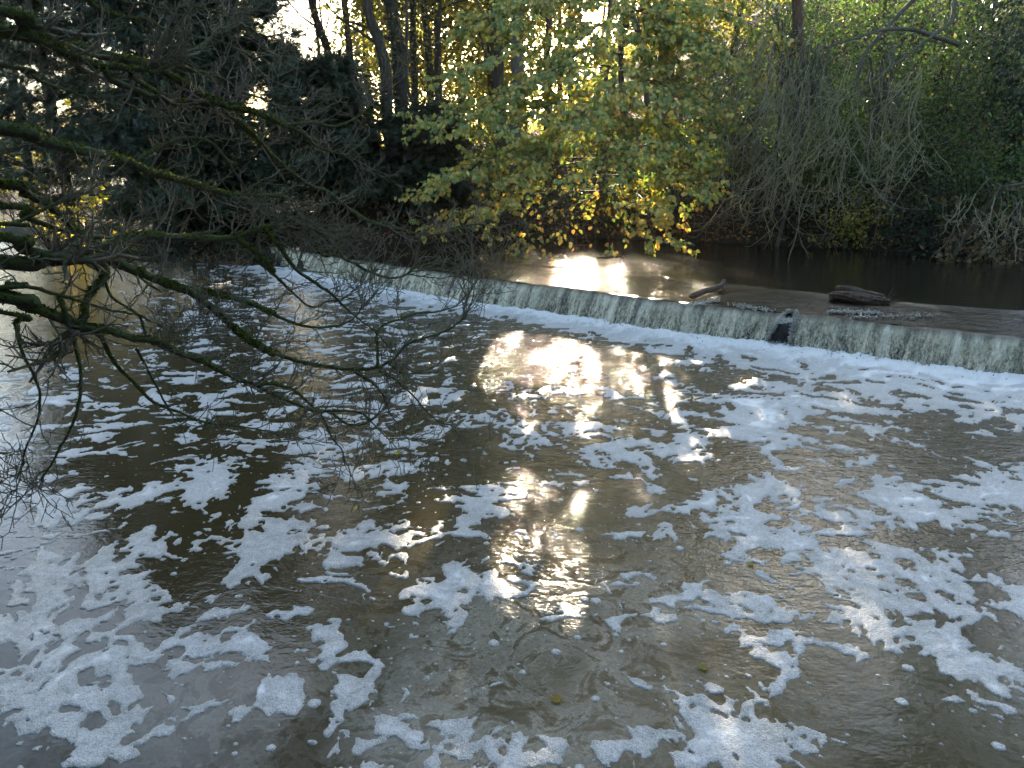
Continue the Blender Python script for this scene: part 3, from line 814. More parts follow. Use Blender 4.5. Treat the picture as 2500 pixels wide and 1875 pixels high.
# the few leaves left on it
lv = Leaves(MAPLE)
pp = np.array([at_depth(x, y, 5.2) for x, y in [(370, 458), (401, 452), (357, 508), (8, 30), (70, 106)]])
lv.add(pp, norm(rng.normal(size=pp.shape) + np.array([0, -.3, -.8])), rng.normal(size=pp.shape) + np.array([0, -1, .3]), np.full(len(pp), .06), rng.random(len(pp)))
lv.build("leaves", M["maple_leaf"], tree)

# ------------------------------------------------------------------ gaps in the foliage through which the sun reaches the river
GAPS = [((40, 300), 90, 40, .75), ((150, 440), 120, 16, .5), ((555, 365), 100, 66, .93), ((600, 432), 34, 26, .95), ((555, 520), 50, 60, .55), ((660, 380), 30, 40, .8), ((690, 700), 45, 35, .6), ((240, 286), 40, 14, .8), ((480, 360), 60, 20, .6), ((400, 335), 60, 10, .5)]
GAPS_UP = [((618, 279), 24, 6, .85), ((800, 318), 20, 8, .6)]
def sun_gap(P, rng):
    """True where a leaf stays"""
    keep = np.ones(len(P), bool); u_ = rng.random(len(P))
    for lvl_, G in ((0.0, GAPS), (UP, GAPS_UP)):
        t_ = (P[:, 2] - lvl_) / sd[2]
        x_, y_ = P[:, 0] - sd[0] * t_, P[:, 1] - sd[1] * t_
        qx, qy = project(x_, y_, lvl_)
        for (cx, cy), rx, ry, pr in G:
            e_ = ((qx - cx) / rx) ** 2 + ((qy - cy) / ry) ** 2
            keep &= ~((u_ < pr * sstep(1.3, .6, e_)) & (y_ > 1.0))
    return keep

# ------------------------------------------------------------------ generic woodland builders
def trunk_path(px_pts, Y, top_z, lean=0.0):
    """trunk through picture points at distance Y, from the ground to top_z"""
    P = [at_depth(x, y, Y) for x, y in px_pts]
    P.sort(key=lambda p: p[2])
    b = P[0].copy(); g = gz(b[0], Y)
    dirx = (P[-1][0] - P[0][0]) / max(P[-1][2] - P[0][2], .5)
    if b[2] > g + .3:
        P.insert(0, np.array([b[0] - dirx * (b[2] - g) * .6, Y, g - .15]))
    else:
        P[0][2] = g - .15
    t = P[-1]
    for k in (.5, 1.0):
        P.append(np.array([t[0] + dirx * (top_z - t[2]) * k * .7, Y + .3 * k, t[2] + (top_z - t[2]) * k]))
    return np.array(P)
def limbs_on(rng, C, n, z0, L, r, tubes, up=.02):
    ends = []
    zs = C[:, 2]
    for k in range(n):
        z = rng.uniform(z0, zs[-1]); i = min(int(np.searchsorted(zs, z)), len(C) - 1)
        a = rng.uniform(0, 2 * math.pi)
        d = np.array([math.cos(a), math.sin(a), rng.uniform(.1, .8)])
        pts, rad = wander(rng, C[i], d, L * rng.uniform(.6, 1.2), r, r * .25, 9, up, .16, tubes, 5)
        ends.append(pts)
    return ends
def crown_leaves(rng, ends, n, spread, size, tpl, droop=-.4):
    lv = Leaves(tpl)
    allp = np.concatenate([e[len(e) // 3:] for e in ends])
    c = allp[rng.integers(0, len(allp), max(1, n // 14))] + rng.normal(size=(max(1, n // 14), 3)) * spread
    P = c[rng.integers(0, len(c), n)] + rng.normal(size=(n, 3)) * np.array([.26, .26, .16]) * (spread / .5)
    lv.add(P, norm(rng.normal(size=(n, 3)) + np.array([0, 0, droop])), rng.normal(size=(n, 3)) + np.array([0, 0, .9]), size * rng.uniform(.6, 1.2, n), np.clip(rng.normal(.5, .25, n), 0, 1))
    return lv
def ivy_on(rng, C, rad, n, size, out, z1=99):
    lv = Leaves(LEAF4)
    ok = np.where(C[:, 2] < z1)[0]
    i = ok[rng.integers(0, max(1, len(ok) - 1), n)]; i = np.minimum(i, len(C) - 2)
    f = rng.random(n)[:, None]
    p = C[i] * (1 - f) + C[i + 1] * f
    a = rng.uniform(0, 2 * math.pi, n)
    o = np.column_stack([np.cos(a), np.sin(a), np.zeros(n)])
    lump = 1 + .7 * fbm(p[:, 2] * 1.6, a * .9, 3, seed=int(rng.integers(1, 99)))
    p = p + o * (rad[i][:, None] + np.abs(rng.normal(size=(n, 1))) * out * np.clip(lump, .1, 3)[:, None])
    lv.add(p, norm(o * .5 + rng.normal(size=(n, 3)) * .5 + np.array([0, 0, -.8])), o + rng.normal(size=(n, 3)) * .4, size * rng.uniform(.6, 1.3, n), rng.random(n))
    return lv

def woodland_tree(name, label, px_pts, Y, r, top, bark, ivy=0, leaves=0, z0=5, leaf="wood_leaf", size=.11, seed=1, nl=9, group="trees on the far bank", L=2.6, spread=.5, ivy_mat="ivy", ivy_out=.10, z1=99, upper=2200):
    rng = np.random.default_rng(seed)
    P = trunk_path(px_pts, Y, top)
    C = spline(P, 9)
    C[:, :2] += .05 * np.column_stack([fbm(C[:, 2] * .7, C[:, 2] * 0 + seed, 2, seed=seed), fbm(C[:, 2] * .7, C[:, 2] * 0 + seed + 9, 2, seed=seed)])
    o = empty(name, (C[0, 0], C[0, 1], C[0, 2]), label, "tree", group)
    rad = r * np.interp(np.linspace(0, 1, len(C)), [0, .06, .6, 1], [1.45, 1.05, .85, .3])
    t = Tubes(); t.add(C, rad, 12, .06, rng); tob = t.build("trunk", M[bark], o)
    ends = []; hi = []
    if nl:
        t = Tubes(); ends = limbs_on(rng, C, nl, z0, L, r * .3, t)
        zt = max(9.5, C[0, 2] + 5)
        hi = limbs_on(rng, C, 12, zt, 4.0, r * .35, t); t.build("limbs", M[bark], o)
    if leaves and ends:
        lvc = crown_leaves(rng, ends, leaves, spread, size, LEAF4)
        lvh = crown_leaves(rng, hi, int(upper), 1.0, .30, LEAF4)
        for nm_ in "PDNSR": getattr(lvc, nm_).extend(getattr(lvh, nm_))
        lvc.build("crown", M[leaf], o, gaps=sun_gap)
    if ivy:
        ivy_on(rng, C, rad, ivy, .085, ivy_out, z1).build("ivy", M[ivy_mat], o)
    return o

WT = [
    ("ivy_clad_tree", "slim ivy covered trunk leaning beside the bright gap at left", [(311, 0), (329, 55), (338, 110)], 25.5, .13, 12, "bark", 1500, 1200, 3.5),
    ("woodland_tree", "thin bare pole in the bright gap among the trunks", [(316, 20), (318, 60), (320, 110)], 28, .06, 10, "bark", 0, 400, 4),
    ("woodland_tree", "reddish brown bare trunk right of the bright gap", [(344, 0), (349, 40), (352, 80)], 25.0, .11, 12, "bark_red", 0, 800, 5),
    ("woodland_tree", "thick rough barked trunk bending down to the bank", [(368, 0), (379, 40), (385, 75), (389, 133)], 23.0, .17, 13, "bark", 120, 900, 5),
    ("ivy_clad_tree", "thickest ivy covered trunk just right of the rough barked one", [(391, 0), (399, 60), (402, 130)], 24.0, .22, 13, "bark", 2600, 1200, 5),
    ("sapling", "slender dark sapling standing in front of the ivy covered trunk", [(406, 0), (407, 80), (413, 110), (413, 170)], 21.6, .045, 8, "bark", 0, 500, 4),
    ("ivy_clad_tree", "narrow ivy trunk first to the right of the slender sapling", [(413, 0), (414, 100)], 27, .12, 12, "bark", 1300, 900, 4),
    ("woodland_tree", "dark leaning trunk at the left edge of the yellow leaves", [(423, 0), (428, 40), (431, 110)], 27.5, .13, 12, "bark", 300, 900, 4),
    ("woodland_tree", "straight dark trunk half behind the yellow leaves", [(438, 0), (438, 110)], 26.5, .13, 12, "bark", 400, 900, 4),
    ("woodland_tree", "left one of the two thick trunks behind the yellow leaves", [(496, 0), (500, 110)], 25.5, .19, 13, "bark", 0, 900, 5),
    ("woodland_tree", "right and palest of the two thick trunks behind yellow leaves", [(518, 0), (516, 120)], 24.5, .21, 13, "bark_grey", 0, 900, 5),
    ("woodland_tree", "dark trunk just left of the sun glare above the yellow tree", [(549, 0), (547, 60), (547, 110)], 27, .12, 12, "bark", 0, 700, 5),
    ("woodland_tree", "thin trunk inside the sun glare", [(571, 0), (571, 60)], 31, .11, 12, "bark", 0, 300, 6),
    ("woodland_tree", "forked trunk on the right side of the sun glare", [(611, 0), (606, 50), (603, 110)], 26.5, .12, 12, "bark", 0, 400, 5),
    ("woodland_tree", "slanting trunk leaning left above the yellow tree", [(625, -10), (634, 20), (644, 60), (648, 110)], 26, .11, 12, "bark", 0, 600, 5),
    ("woodland_tree", "reddish trunk on the slope above the tangled bare twigs", [(797, 0), (800, 60), (803, 110)], 24.0, .19, 13, "bark_red", 0, 700, 7),
    ("woodland_tree", "pale stump like trunk high on the right slope", [(889, 0), (890, 40)], 26.0, .20, 13, "bark_grey", 0, 400, 9),
]
for i, w in enumerate(WT):
    woodland_tree(w[0], w[1], w[2], w[3], w[4], (19 if w[2][0][0] > 440 else 14) + 3 * math.sin(i * 2.3) + (6 if w[2][0][0] > 700 else 0), w[6], w[7], w[8], w[9], seed=100 + i, upper=700 if w[2][0][0] < 440 else 2600)
# sun-lit woodland further off
def dpos(px, Y): return (at_depth(px, 140, Y)[0], Y)
DIST = [dpos(*q) for q in ((375, 31),  (405, 36), (432, 30), (462, 34), (492, 31), (525, 36), (560, 40), (655, 31), (690, 36), (725, 33), (600, 52), (640, 44), (235, 40), (330, 58), (420, 50), (480, 46))]
side_words = ["behind the rough barked trunk", "behind the thickest ivy trunk", "right behind the slender sapling", "left behind the yellow tree's top", "behind the left thick twin trunk", "behind the right thick twin trunk", "just left of the sun glare", "just right of the sun glare", "at the foot of the right slope", "part way up the right slope", "far off inside the sun glare", "far off right of the sun glare", "behind the dark evergreens", "far off in the bright gap at left", "far off behind the ivy trunks", "far off behind the yellow tree's left edge"]
for i, (x, y) in enumerate(DIST):
    rng = np.random.default_rng(300 + i)
    g = gz(x, y); hgt = rng.uniform(10, 15)
    o = empty("woodland_tree", (x, y, g), "slim back lit autumn tree " + side_words[i], "tree", "back lit trees beyond the bank")
    C = spline([[x, y, g - .2], [x + rng.normal() * .2, y, g + hgt * .4], [x + rng.normal() * .5, y, g + hgt]], 9)
    t = Tubes(); t.add(C, np.linspace(.16, .05, len(C)), 8, .04, rng); t.build("trunk", M["bark"], o)
    t = Tubes(); ends = limbs_on(rng, C, 20, g + 1.2, 2.3, .035, t); t.build("limbs", M["bark"], o)
    crown_leaves(rng, ends, 1500 if i in (10, 13) else 9000, .6, .19, LEAF4).build("crown", M["wood_leaf"], o, gaps=sun_gap)

# ------------------------------------------------------------------ yews at the left
def yew(label, x, y, h, rx, n, seed, low=.3, trunk_r=.22):
    rng = np.random.default_rng(seed)
    g = gz(x, y)
    o = empty("yew_tree", (x, y, g), label, "tree", "dark evergreen trees on the left bank")
    C = spline([[x, y, g - .2], [x + rng.normal() * .15, y, g + h * .45], [x + rng.normal() * .3, y, g + h]], 10)
    t = Tubes(); t.add(C, np.linspace(trunk_r, .04, len(C)), 10, .08, rng); t.build("trunk", M["yew_bark"], o)
    t = Tubes(); lv = Leaves(SPRAY)
    nl = 90
    per = int(n * 3.3) // nl
    for k in range(nl):
        fz = rng.uniform(0, 1) ** .9
        z = g + low + (h - low) * fz
        i = min(int(np.searchsorted(C[:, 2], z)), len(C) - 1)
        a = rng.uniform(0, 2 * math.pi)
        L = rx * (1.05 - .62 * fz ** 1.8) * rng.uniform(.65, 1.15)
        d = np.array([math.cos(a), math.sin(a), .30])
        pts, rad = wander(rng, C[i], d, L, .035, .008, 10, -.05, .10, t, 5)
        fi = rng.beta(1.6, .9, per) * (len(pts) - 1.01); ii = fi.astype(int); ff_ = (fi - ii)[:, None]
        p = pts[ii] * (1 - ff_) + pts[ii + 1] * ff_
        p = p + rng.normal(size=(per, 3)) * np.array([.20, .20, .13])
        out_d = norm(pts[-1] - pts[0])
        dd = norm(out_d * .8 + rng.normal(size=(per, 3)) * .55 + np.array([0, 0, -.45]))
        lv.add(p, dd, rng.normal(size=(per, 3)) * .5 + np.array([0, 0, 1.0]), rng.uniform(.17, .36, per), np.clip(rng.normal(.45, .25, per), 0, 1))
    t.build("limbs", M["yew_bark"], o); lv.build("crown", M["yew"], o)
yew("dark evergreen at the far left behind the highest mossy limbs", -14.2, 24.5, 11, 3.2, 5600, 401)
yew("widest dark evergreen on the left bank behind the mossy limbs", -10.6, 22.9, 12, 3.4, 7700, 402, .2)
yew("tall dark evergreen right beside the bright gap", -7.9, 22.6, 12, 2.2, 5600, 403, .2)
yew("low spreading evergreen over the left end of the weir", -5.1, 21.2, 3.6, 2.2, 4200, 404, .2, .12)
yew("small dark evergreen low behind the slender sapling", -2.7, 21.4, 2.6, 1.5, 2100, 405, .1, .08)
yew("squat evergreen hanging low over the left water's edge", -9.2, 21.4, 4.2, 2.2, 4200, 406, .1, .12)
yew("second tall evergreen between the far left one and the widest", -12.6, 26.5, 13, 3.2, 5600, 408, 1.5)
yew("tall evergreen behind the one beside the bright gap", -9.9, 26.0, 13, 2.4, 5600, 409, 1.5)
yew("dim evergreen standing behind the other evergreens", -18.5, 29.5, 11, 3.5, 4200, 407)

# ------------------------------------------------------------------ yellow leaved tree over the upper river
rng = np.random.default_rng(500)
bx, by = 3.3, 21.9
g = gz(bx, by)
yt = empty("yellow_leaved_tree", (bx, by, g), "yellow and green leaved tree hanging over the river in the middle", "tree")
C = spline([[bx, by, g - .2], [bx - .1, by - .5, g + 1.6], [bx - .5, by - 1.3, g + 3.6], [bx - .5, by - 1.8, g + 6.2]], 8)
t = Tubes(); t.add(C, np.linspace(.13, .05, len(C)), 10, .05, rng); t.build("trunk", M["bark"], yt)
t = Tubes(); lv = Leaves(LEAF8)
def leafy_spray(rng, p, d, L, r, lv, t, lvl, size):
    nseg = max(4, int(L / .14))
    pts, rad = wander(rng, p, d, L, r, max(.25 * r, .0035), nseg, -.035, .13, t, 4)
    for i in range(1, len(pts)):
        f = i / len(pts)
        td = norm(pts[i] - pts[i - 1])
        side = norm(np.cross(td, [0, 0, 1.0]))
        if lvl > 0:
            for sg in (-1, 1):
                if rng.random() < (.62 if lvl == 2 else .52):
                    dd = td * .7 + sg * side * rng.uniform(.4, .9) + np.array([0, 0, rng.uniform(-.25, .15)])
                    leafy_spray(rng, pts[i], dd, L * rng.uniform(.22, .42), rad[i] * .55, lv, t, lvl - 1, size)
        if lvl < 2:
            for sg in (-1, 1):
                if rng.random() < .62:
                    n = 1
                    P = pts[i][None] + rng.normal(size=(1, 3)) * .02
                    D = norm(td[None] * .5 + sg * side[None] * .7 + np.array([[0, 0, -.75]]) + rng.normal(size=(1, 3)) * .3)
                    N = np.array([[0, -.75, .8]]) + rng.normal(size=(1, 3)) * .5
                    lv.add(P, D, N, np.array([size * rng.uniform(.7, 1.15)]), np.clip(rng.normal(.44 + .26 * sstep(3.0, 1.2, P[0, 2]), .26, 1), 0, 1))
AIM = [(470, 120, 17.5), (450, 175, 17.0), (490, 205, 16.3), (545, 215, 16.0), (560, 235, 16.2), (520, 170, 17), (590, 180, 16.5), (640, 205, 16.4), (655, 235, 16.3), (680, 200, 16.6), (690, 150, 17.2), (640, 150, 17),
       (570, 130, 17), (510, 90, 18), (460, 70, 18.5), (560, 70, 18), (620, 90, 18), (680, 100, 18), (730, 60, 18.5), (765, 30, 19), (700, 40, 19), (640, 30, 19), (580, 20, 19.5), (520, 20, 19.5), (470, 25, 19.5), (600, 225, 17.2), (535, 240, 17.5), (445, 225, 17.8),
       (480, 160, 19), (610, 130, 19), (660, 70, 19.5), (540, 140, 18.8), (505, 130, 16.8), (560, 180, 18.0), (720, 110, 18.8), (760, 70, 19.2), (690, 170, 18.5), (430, 120, 18.8), (425, 190, 19)]
AIM = AIM + [(min(x + 14, 700) + 3 * math.sin(i_), max(y - 16, 15), Y + .5) for i_, (x, y, Y) in enumerate(AIM) if i_ % 3 == 0]
for k, (x, y, Y) in enumerate(AIM):
    e = at_depth(x, y, Y)
    z_on = np.clip(e[2] + rng.uniform(.2, 1.0), C[3, 2], C[-1, 2])
    i = min(int(np.searchsorted(C[:, 2], z_on)), len(C) - 1)
    s0 = C[i]
    mid = s0 * .45 + e * .55 + np.array([0, 0, .35])
    Q_ = spline([s0, mid, e], 7)
    t.add(Q_, np.linspace(.026, .007, len(Q_)), 5, 0, None)
    m0 = len(Q_) // 3
    for i in range(m0, len(Q_)):
        td = norm(Q_[i] - Q_[i - 1]); side = norm(np.cross(td, [0, 0, 1.0]))
        for sg in (-1, 1):
            if rng.random() < .8:
                dd = td * .6 + sg * side * rng.uniform(.5, 1) + np.array([0, 0, rng.uniform(-.35, .2)])
                leafy_spray(rng, Q_[i], dd, rng.uniform(.45, .95), .006, lv, t, 1, .128)
    leafy_spray(rng, Q_[-1], td, .6, .006, lv, t, 1, .128)
t.build("limbs", M["bark"], yt)
print("yellow leaves", len(lv.P))
lv.build("crown", M["yellow_leaf"], yt, gaps=sun_gap)

# shrubs
def leafy_shrub(name, label, x, y, h, rx, n, seed, leaf, size, tpl=LEAF4, bark="bark", group="shrubs on the far bank", cat="shrub", z_off=0, lean=(0, 0), nl=26):
    rng = np.random.default_rng(seed)
    g = gz(x, y) + z_off
    o = empty(name, (x, y, g), label, cat, group)
    t = Tubes(); ends = []
    for k in range(nl):
        a = rng.uniform(0, 2 * math.pi); ro = rng.uniform(.2, 1) * rx
        d = np.array([math.cos(a) * ro + lean[0], math.sin(a) * ro + lean[1], h * rng.uniform(.6, 1.0)])
        pts, rad = wander(rng, np.array([x, y, g - .05]), d, np.linalg.norm(d), .02, .004, 10, -.05, .12, t, 5)
        ends.append(pts)
    t.build("stems", M[bark], o)
    crown_leaves(rng, ends, n, .32 * rx / 1.2, size, tpl).build("foliage", M[leaf], o, gaps=sun_gap)
    return o
leafy_shrub("shrub", "green leafed shrub low beneath the thick ivy covered trunk", -1.4, 22.4, 2.4, 1.3, 1500, 601, "green_leaf", .11)
leafy_shrub("shrub", "yellowish bush at the water's edge under the tangled twigs", 8.3, 18.9, 1.3, .9, 1500, 602, "yellow_leaf", .085)
leafy_shrub("shrub", "broad green shrub on the slope behind the tangled twigs", 8.9, 20.6, 3.6, 2.0, 5200, 603, "green_leaf", .095)
leafy_shrub("shrub", "tall green shrub between the tangled twigs and the ivy tree", 10.4, 19.6, 4.6, 1.9, 5600, 604, "green_leaf", .095)
leafy_shrub("shrub", "upper green shrub just left of the reddish slope trunk", 7.4, 22.0, 3.0, 1.7, 2300, 605, "green_leaf", .10)
leafy_shrub("shrub", "dark green shrub at the foot of the yellow leaved tree", 1.1, 22.6, 1.9, 1.5, 1900, 606, "green_leaf", .10)
leafy_shrub("shrub", "brown leafed sprawling shrub at the right water's edge", 11.0, 16.9, 1.5, 1.3, 700, 607, "brown_leaf", .14, MAPLE)
leafy_shrub("shrub", "sun lit yellow maple sapling on the far left bank", -11.6, 21.2, 2.6, 1.9, 420, 608, "maple_leaf", .17, MAPLE, nl=34)
leafy_shrub("shrub", "brown twiggy maple shrub left of the sun lit sapling", -14.2, 23.2, 3.2, 1.8, 330, 609, "maple_leaf", .17, MAPLE, nl=40)
leafy_shrub("shrub", "high green shrub at the top of the right slope", 12.5, 23.5, 4.0, 2.4, 2800, 610, "green_leaf", .11)

leafy_shrub("shrub", "green shrub on the slope right of the slanting trunk", 6.6, 25.5, 3.2, 2.0, 2400, 611, "green_leaf", .11)
leafy_shrub("shrub", "yellowing shrub on the slope behind the reddish trunk", 9.2, 26.5, 3.4, 2.2, 2600, 612, "green_leaf", .11)
leafy_shrub("shrub", "topmost dim shrub on the slope above the reddish trunk", 10.6, 29.5, 3.6, 2.6, 2600, 613, "green_leaf", .13)
leafy_shrub("shrub", "dim shrub on the slope under the pale stump like trunk", 12.6, 27.0, 3.4, 2.4, 2600, 614, "green_leaf", .12)
leafy_shrub("shrub", "green shrub on the slope behind the grey limb of the ivy tree", 13.0, 21.0, 3.6, 2.0, 2800, 615, "green_leaf", .10)
leafy_shrub("shrub", "low sunny bush behind the small dark evergreen", -2.6, 25.0, 2.2, 1.6, 1800, 616, "wood_leaf", .11)
leafy_shrub("shrub", "low sunny bush between sapling and twin trunks", -.4, 27.0, 2.6, 1.8, 2200, 617, "wood_leaf", .11)

leafy_shrub("shrub", "green leafed shrub hanging among the pale tangled twigs", 8.2, 19.6, 2.7, 1.6, 4200, 621, "green_leaf", .095)
leafy_shrub("shrub", "dense green shrub in front of the ivy tree's foot", 11.0, 18.0, 2.8, 1.5, 4200, 622, "green_leaf", .09)
leafy_shrub("shrub", "dark low shrub at the waterline right of the yellowish bush", 9.9, 18.0, 1.5, 1.3, 2200, 623, "ivy", .09)
leafy_shrub("shrub", "low green bush added for shade on the bank edge left of the yellow tree's stem", 1.6, 22.0, 1.3, 1.2, 1900, 625, "green_leaf", .09)  # this and the next two bushes are added to shade the upper river
leafy_shrub("shrub", "low green bush added for shade on the bank edge right of the yellow tree's stem", 4.2, 21.6, 1.2, 1.2, 1900, 626, "green_leaf", .09)
leafy_shrub("shrub", "low dark bush added for shade at the bank edge right under the yellow tree", 2.5, 21.6, 1.25, 1.0, 2000, 627, "green_leaf", .09)
leafy_shrub("shrub", "mid slope green shrub above the leaf strewn hollow", 6.0, 21.8, 1.6, 1.3, 1500, 624, "green_leaf", .09)

# ivy clad tree at the right edge
rng = np.random.default_rng(700)
bx, by = 11.9, 18.2
g = gz(bx, by)
it = empty("ivy_clad_tree", (bx, by, g), "big ivy smothered tree at the right edge above the weir", "tree")
C = spline([[bx, by, g - .2], [bx + .1, by, g + 2.2], [bx + .5, by + .1, g + 5], [bx + .8, by, g + 10], [bx + .9, by + .3, g + 18]], 9)
t = Tubes(); rad = np.linspace(.32, .15, len(C)); t.add(C, rad, 12, .06, rng); t.build("trunk", M["bark"], it)
t = Tubes()
for pix in (tr(2, []), ):
    pass
def cr4(pts): return [((1800 + x / 2.766) / Z5, y / 2.766 / Z5) for x, y in pts]
for pix, da, db, ra, rb in ((cr4([(1480, -80), (1470, 0), (1440, 150), (1330, 230), (1190, 340), (1000, 480), (860, 560)]), 17.6, 16.6, .055, .02),
                            (cr4([(1500, 300), (1310, 240), (1180, 200), (1000, 200), (850, 240), (600, 320)]), 18.0, 17.2, .06, .02),
                            (cr4([(1300, -60), (1180, 10), (1000, 200), (850, 380), (820, 520), (790, 650)]), 18.0, 17.4, .06, .025),
                            (cr4([(1936, 1240), (1800, 1260), (1740, 1230)]), 15.5, 15.8, .035, .015)):
    P = [at_depth(x, y, da + (db - da) * k / (len(pix) - 1)) for k, (x, y) in enumerate(pix)]
    Q_ = spline(P, 7); t.add(Q_, np.linspace(ra, rb, len(Q_)), 7, .06, rng)
hi = limbs_on(rng, C, 22, g + 8, 4.2, .09, t)
t.build("limbs", M["bark_grey"], it)
crown_leaves(rng, hi, 5200, 1.0, .28, LEAF4).build("crown", M["green_leaf"], it)
lvi = Leaves(LEAF4)
nI = 11000
ci = rng.integers(0, len(C), nI)
z = g + rng.uniform(0, 1, nI) ** .8 * 9.0
i = np.minimum(np.searchsorted(C[:, 2], z), len(C) - 1)
a = rng.uniform(0, 2 * math.pi, nI)
bulge = np.clip((z - g - 1.6) / 2.0, .12, 1) * (1.25 + .55 * fbm(z * .7, a * 1.1, 3, seed=3))
rr_ = bulge * np.sqrt(rng.uniform(.25, 1, nI)) * 1.25
o_ = np.column_stack([np.cos(a), np.sin(a), np.zeros(nI)])
p = np.column_stack([C[i, 0], C[i, 1], z]) + o_ * (.25 + rr_[:, None]) + rng.normal(size=(nI, 3)) * .06
lvi.add(p, norm(o_ * .4 + rng.normal(size=(nI, 3)) * .5 + np.array([0, 0, -.8])), o_ + rng.normal(size=(nI, 3)) * .5 + np.array([0, 0, .4]), .11 * rng.uniform(.6, 1.3, nI), rng.random(nI))
lvi.build("ivy", M["ivy"], it)

# ------------------------------------------------------------------ drooping bare twigs on the right
def weeping(label, px0, px1, py0, py1, Y, n, seed, L0, L1, mat="pale_twig"):
    rng = np.random.default_rng(seed)
    cx = at_depth((px0 + px1) / 2, 250, Y)[0]
    o = empty("weeping_shrub", (cx, Y + 2.0, gz(cx, Y + 2.0)), label, "shrub", "bare drooping shrubs on the right slope")
    g = gz(cx, Y + 2.0)
    t = Tubes()
    topc = at_depth((px0 + px1) / 2, py0, Y + 1.0)
    stem = spline([[cx, Y + 2.0, g - .1], [cx + .2, Y + 1.7, (g + topc[2]) / 2], topc], 7)
    t.add(stem, np.linspace(.06, .03, len(stem)), 7, .05, rng)
    ts = Tubes()
    for k in range(n):
        s0 = at_depth(rng.uniform(px0, px1), rng.uniform(py0, py1), Y + rng.uniform(-.6, 1.0))
        arc = spline([stem[-1 - rng.integers(0, 8)], stem[-1] * .5 + s0 * .5 + np.array([0, 0, .25]), s0], 5)
        if k % 3 == 0: t.add(arc, np.linspace(.016, .008, len(arc)), 4)
        d = np.array([rng.normal(-.35, .35), rng.normal(-.2, .3), -.9])
        L = rng.uniform(L0, L1); nseg = 14
        pts = [s0]; d = d / np.linalg.norm(d); side = rng.normal() * .10
        for j in range(nseg):
            f = j / nseg
            d = d + rng.normal(size=3) * .12 + np.array([side, 0, -.10 if f < .6 else .16])
            d /= np.linalg.norm(d); pts.append(pts[-1] + d * L / nseg)
        pts = np.array(pts); ts.add(pts, np.linspace(.012, .0055, len(pts)), 3, 0, None, rng.random())
        for q_ in range(rng.integers(2, 6)):
            i = rng.integers(2, nseg)
            dd = norm(pts[i + 1] - pts[i]) + rng.normal(size=3) * .55 + np.array([0, 0, -.2])
            wander(rng, pts[i], dd, L * rng.uniform(.2, .5), .0075, .004, 8, .07, .16, ts, 3, rng.random())
    t.build("stems", M["bark_grey"], o); ts.build("twigs", M["pale_twig"], o)
weeping("pale tangle of drooping twigs trailing towards the water", 760, 850, 60, 190, 17.2, 120, 801, .7, 1.9)
weeping("upper spray of drooping bare twigs below the reddish trunk", 735, 830, 20, 100, 18.2, 80, 802, .7, 1.7)
weeping("drooping bare twigs in front of the tall green shrub", 840, 925, 60, 170, 16.8, 70, 803, .6, 1.8)
weeping("low bare twigs sweeping the water at the right edge", 960, 1040, 190, 235, 14.8, 22, 804, .5, 1.1)
weeping("bent dry twigs on the bank left of the pale tangle", 715, 770, 120, 200, 18.4, 50, 805, .5, 1.4)

# ------------------------------------------------------------------ leaf litter and ivy on the bank (uncountable)
def scatter(name, label, cat, n, x0, x1, dmin, dmax, seed, tpl, mat, size, flat, lift, gate=None):
    rng = np.random.default_rng(seed)
    x = rng.uniform(x0, x1, n); y = bank_y(x) + rng.uniform(0, 1, n) ** 1.3 * (dmax - dmin) + dmin
    if gate is not None:
        k = gate(x, y, rng); x, y = x[k], y[k]
    z = ground_z(x, y)
    e = .12
    nx = -(ground_z(x + e, y) - z) / e; ny = -(ground_z(x, y + e) - z) / e
    N = norm(np.column_stack([nx, ny, np.ones(len(x))]))
    D = norm(np.cross(N, rng.normal(size=N.shape)) + rng.normal(size=N.shape) * flat)
    lv = Leaves(tpl)
    lv.add(np.column_stack([x, y, z + lift * rng.uniform(.2, 1, len(x))]), D, N + rng.normal(size=N.shape) * flat, size * rng.uniform(.6, 1.25, len(x)), np.clip(rng.normal(.42, .26, len(x)), 0, 1))
    return kind(lv.build(name, M[mat], None), "stuff", label, cat)
scatter("leaf_litter", "brown fallen leaves covering the far bank", "leaf litter", 75000, -9, 22, .02, 22, 901, LEAF4, "litter", .11, .35, .05)
scatter("ivy_ground_cover", "dark ivy spreading over the right bank", "ivy", 22000, -13, 18, .0, 7, 902, LEAF4, "ivy", .10, .55, .25,
        lambda x, y, r: fbm(x * .5, y * .5, 3, seed=9) + .45 * sstep(7.5, 10.5, x) + .35 * sstep(-4, -6, x) - .2 * sstep(7, 4, np.abs(x - 2)) > .10)

# unseen wood added on the near bank, behind and beside the viewer, to shut out most of the sky
rng = np.random.default_rng(990)
nW = 26000
a = rng.uniform(R(72), R(408), nW) * 1.0            # bearing from +Y, clockwise; open only ahead
rad_ = rng.uniform(9, 22, nW)
zz = rng.uniform(0, 1, nW) ** .9 * 19
x = np.sin(a) * rad_; y = np.cos(a) * rad_
ok = ~((y > 3) & (np.abs(x) < y * .95 + 2.5)) & ~((y > 5) & (x < 0) & (x > -8))
ok &= ~((y > -2) & (np.abs(x) < 5))
x, y, zz = x[ok], y[ok], zz[ok]
zz = zz + np.maximum(ground_z(x, y), 0)
lw = Leaves(LEAF4)
n_ = len(x)
lw.add(np.column_stack([x, y, zz]), rng.normal(size=(n_, 3)), rng.normal(size=(n_, 3)), rng.uniform(.6, 1.3, n_), rng.random(n_))
kind(lw.build("unseen_near_wood", M["ivy"]), "stuff", "dark unseen wood added on the near bank to block sky light", "wood")

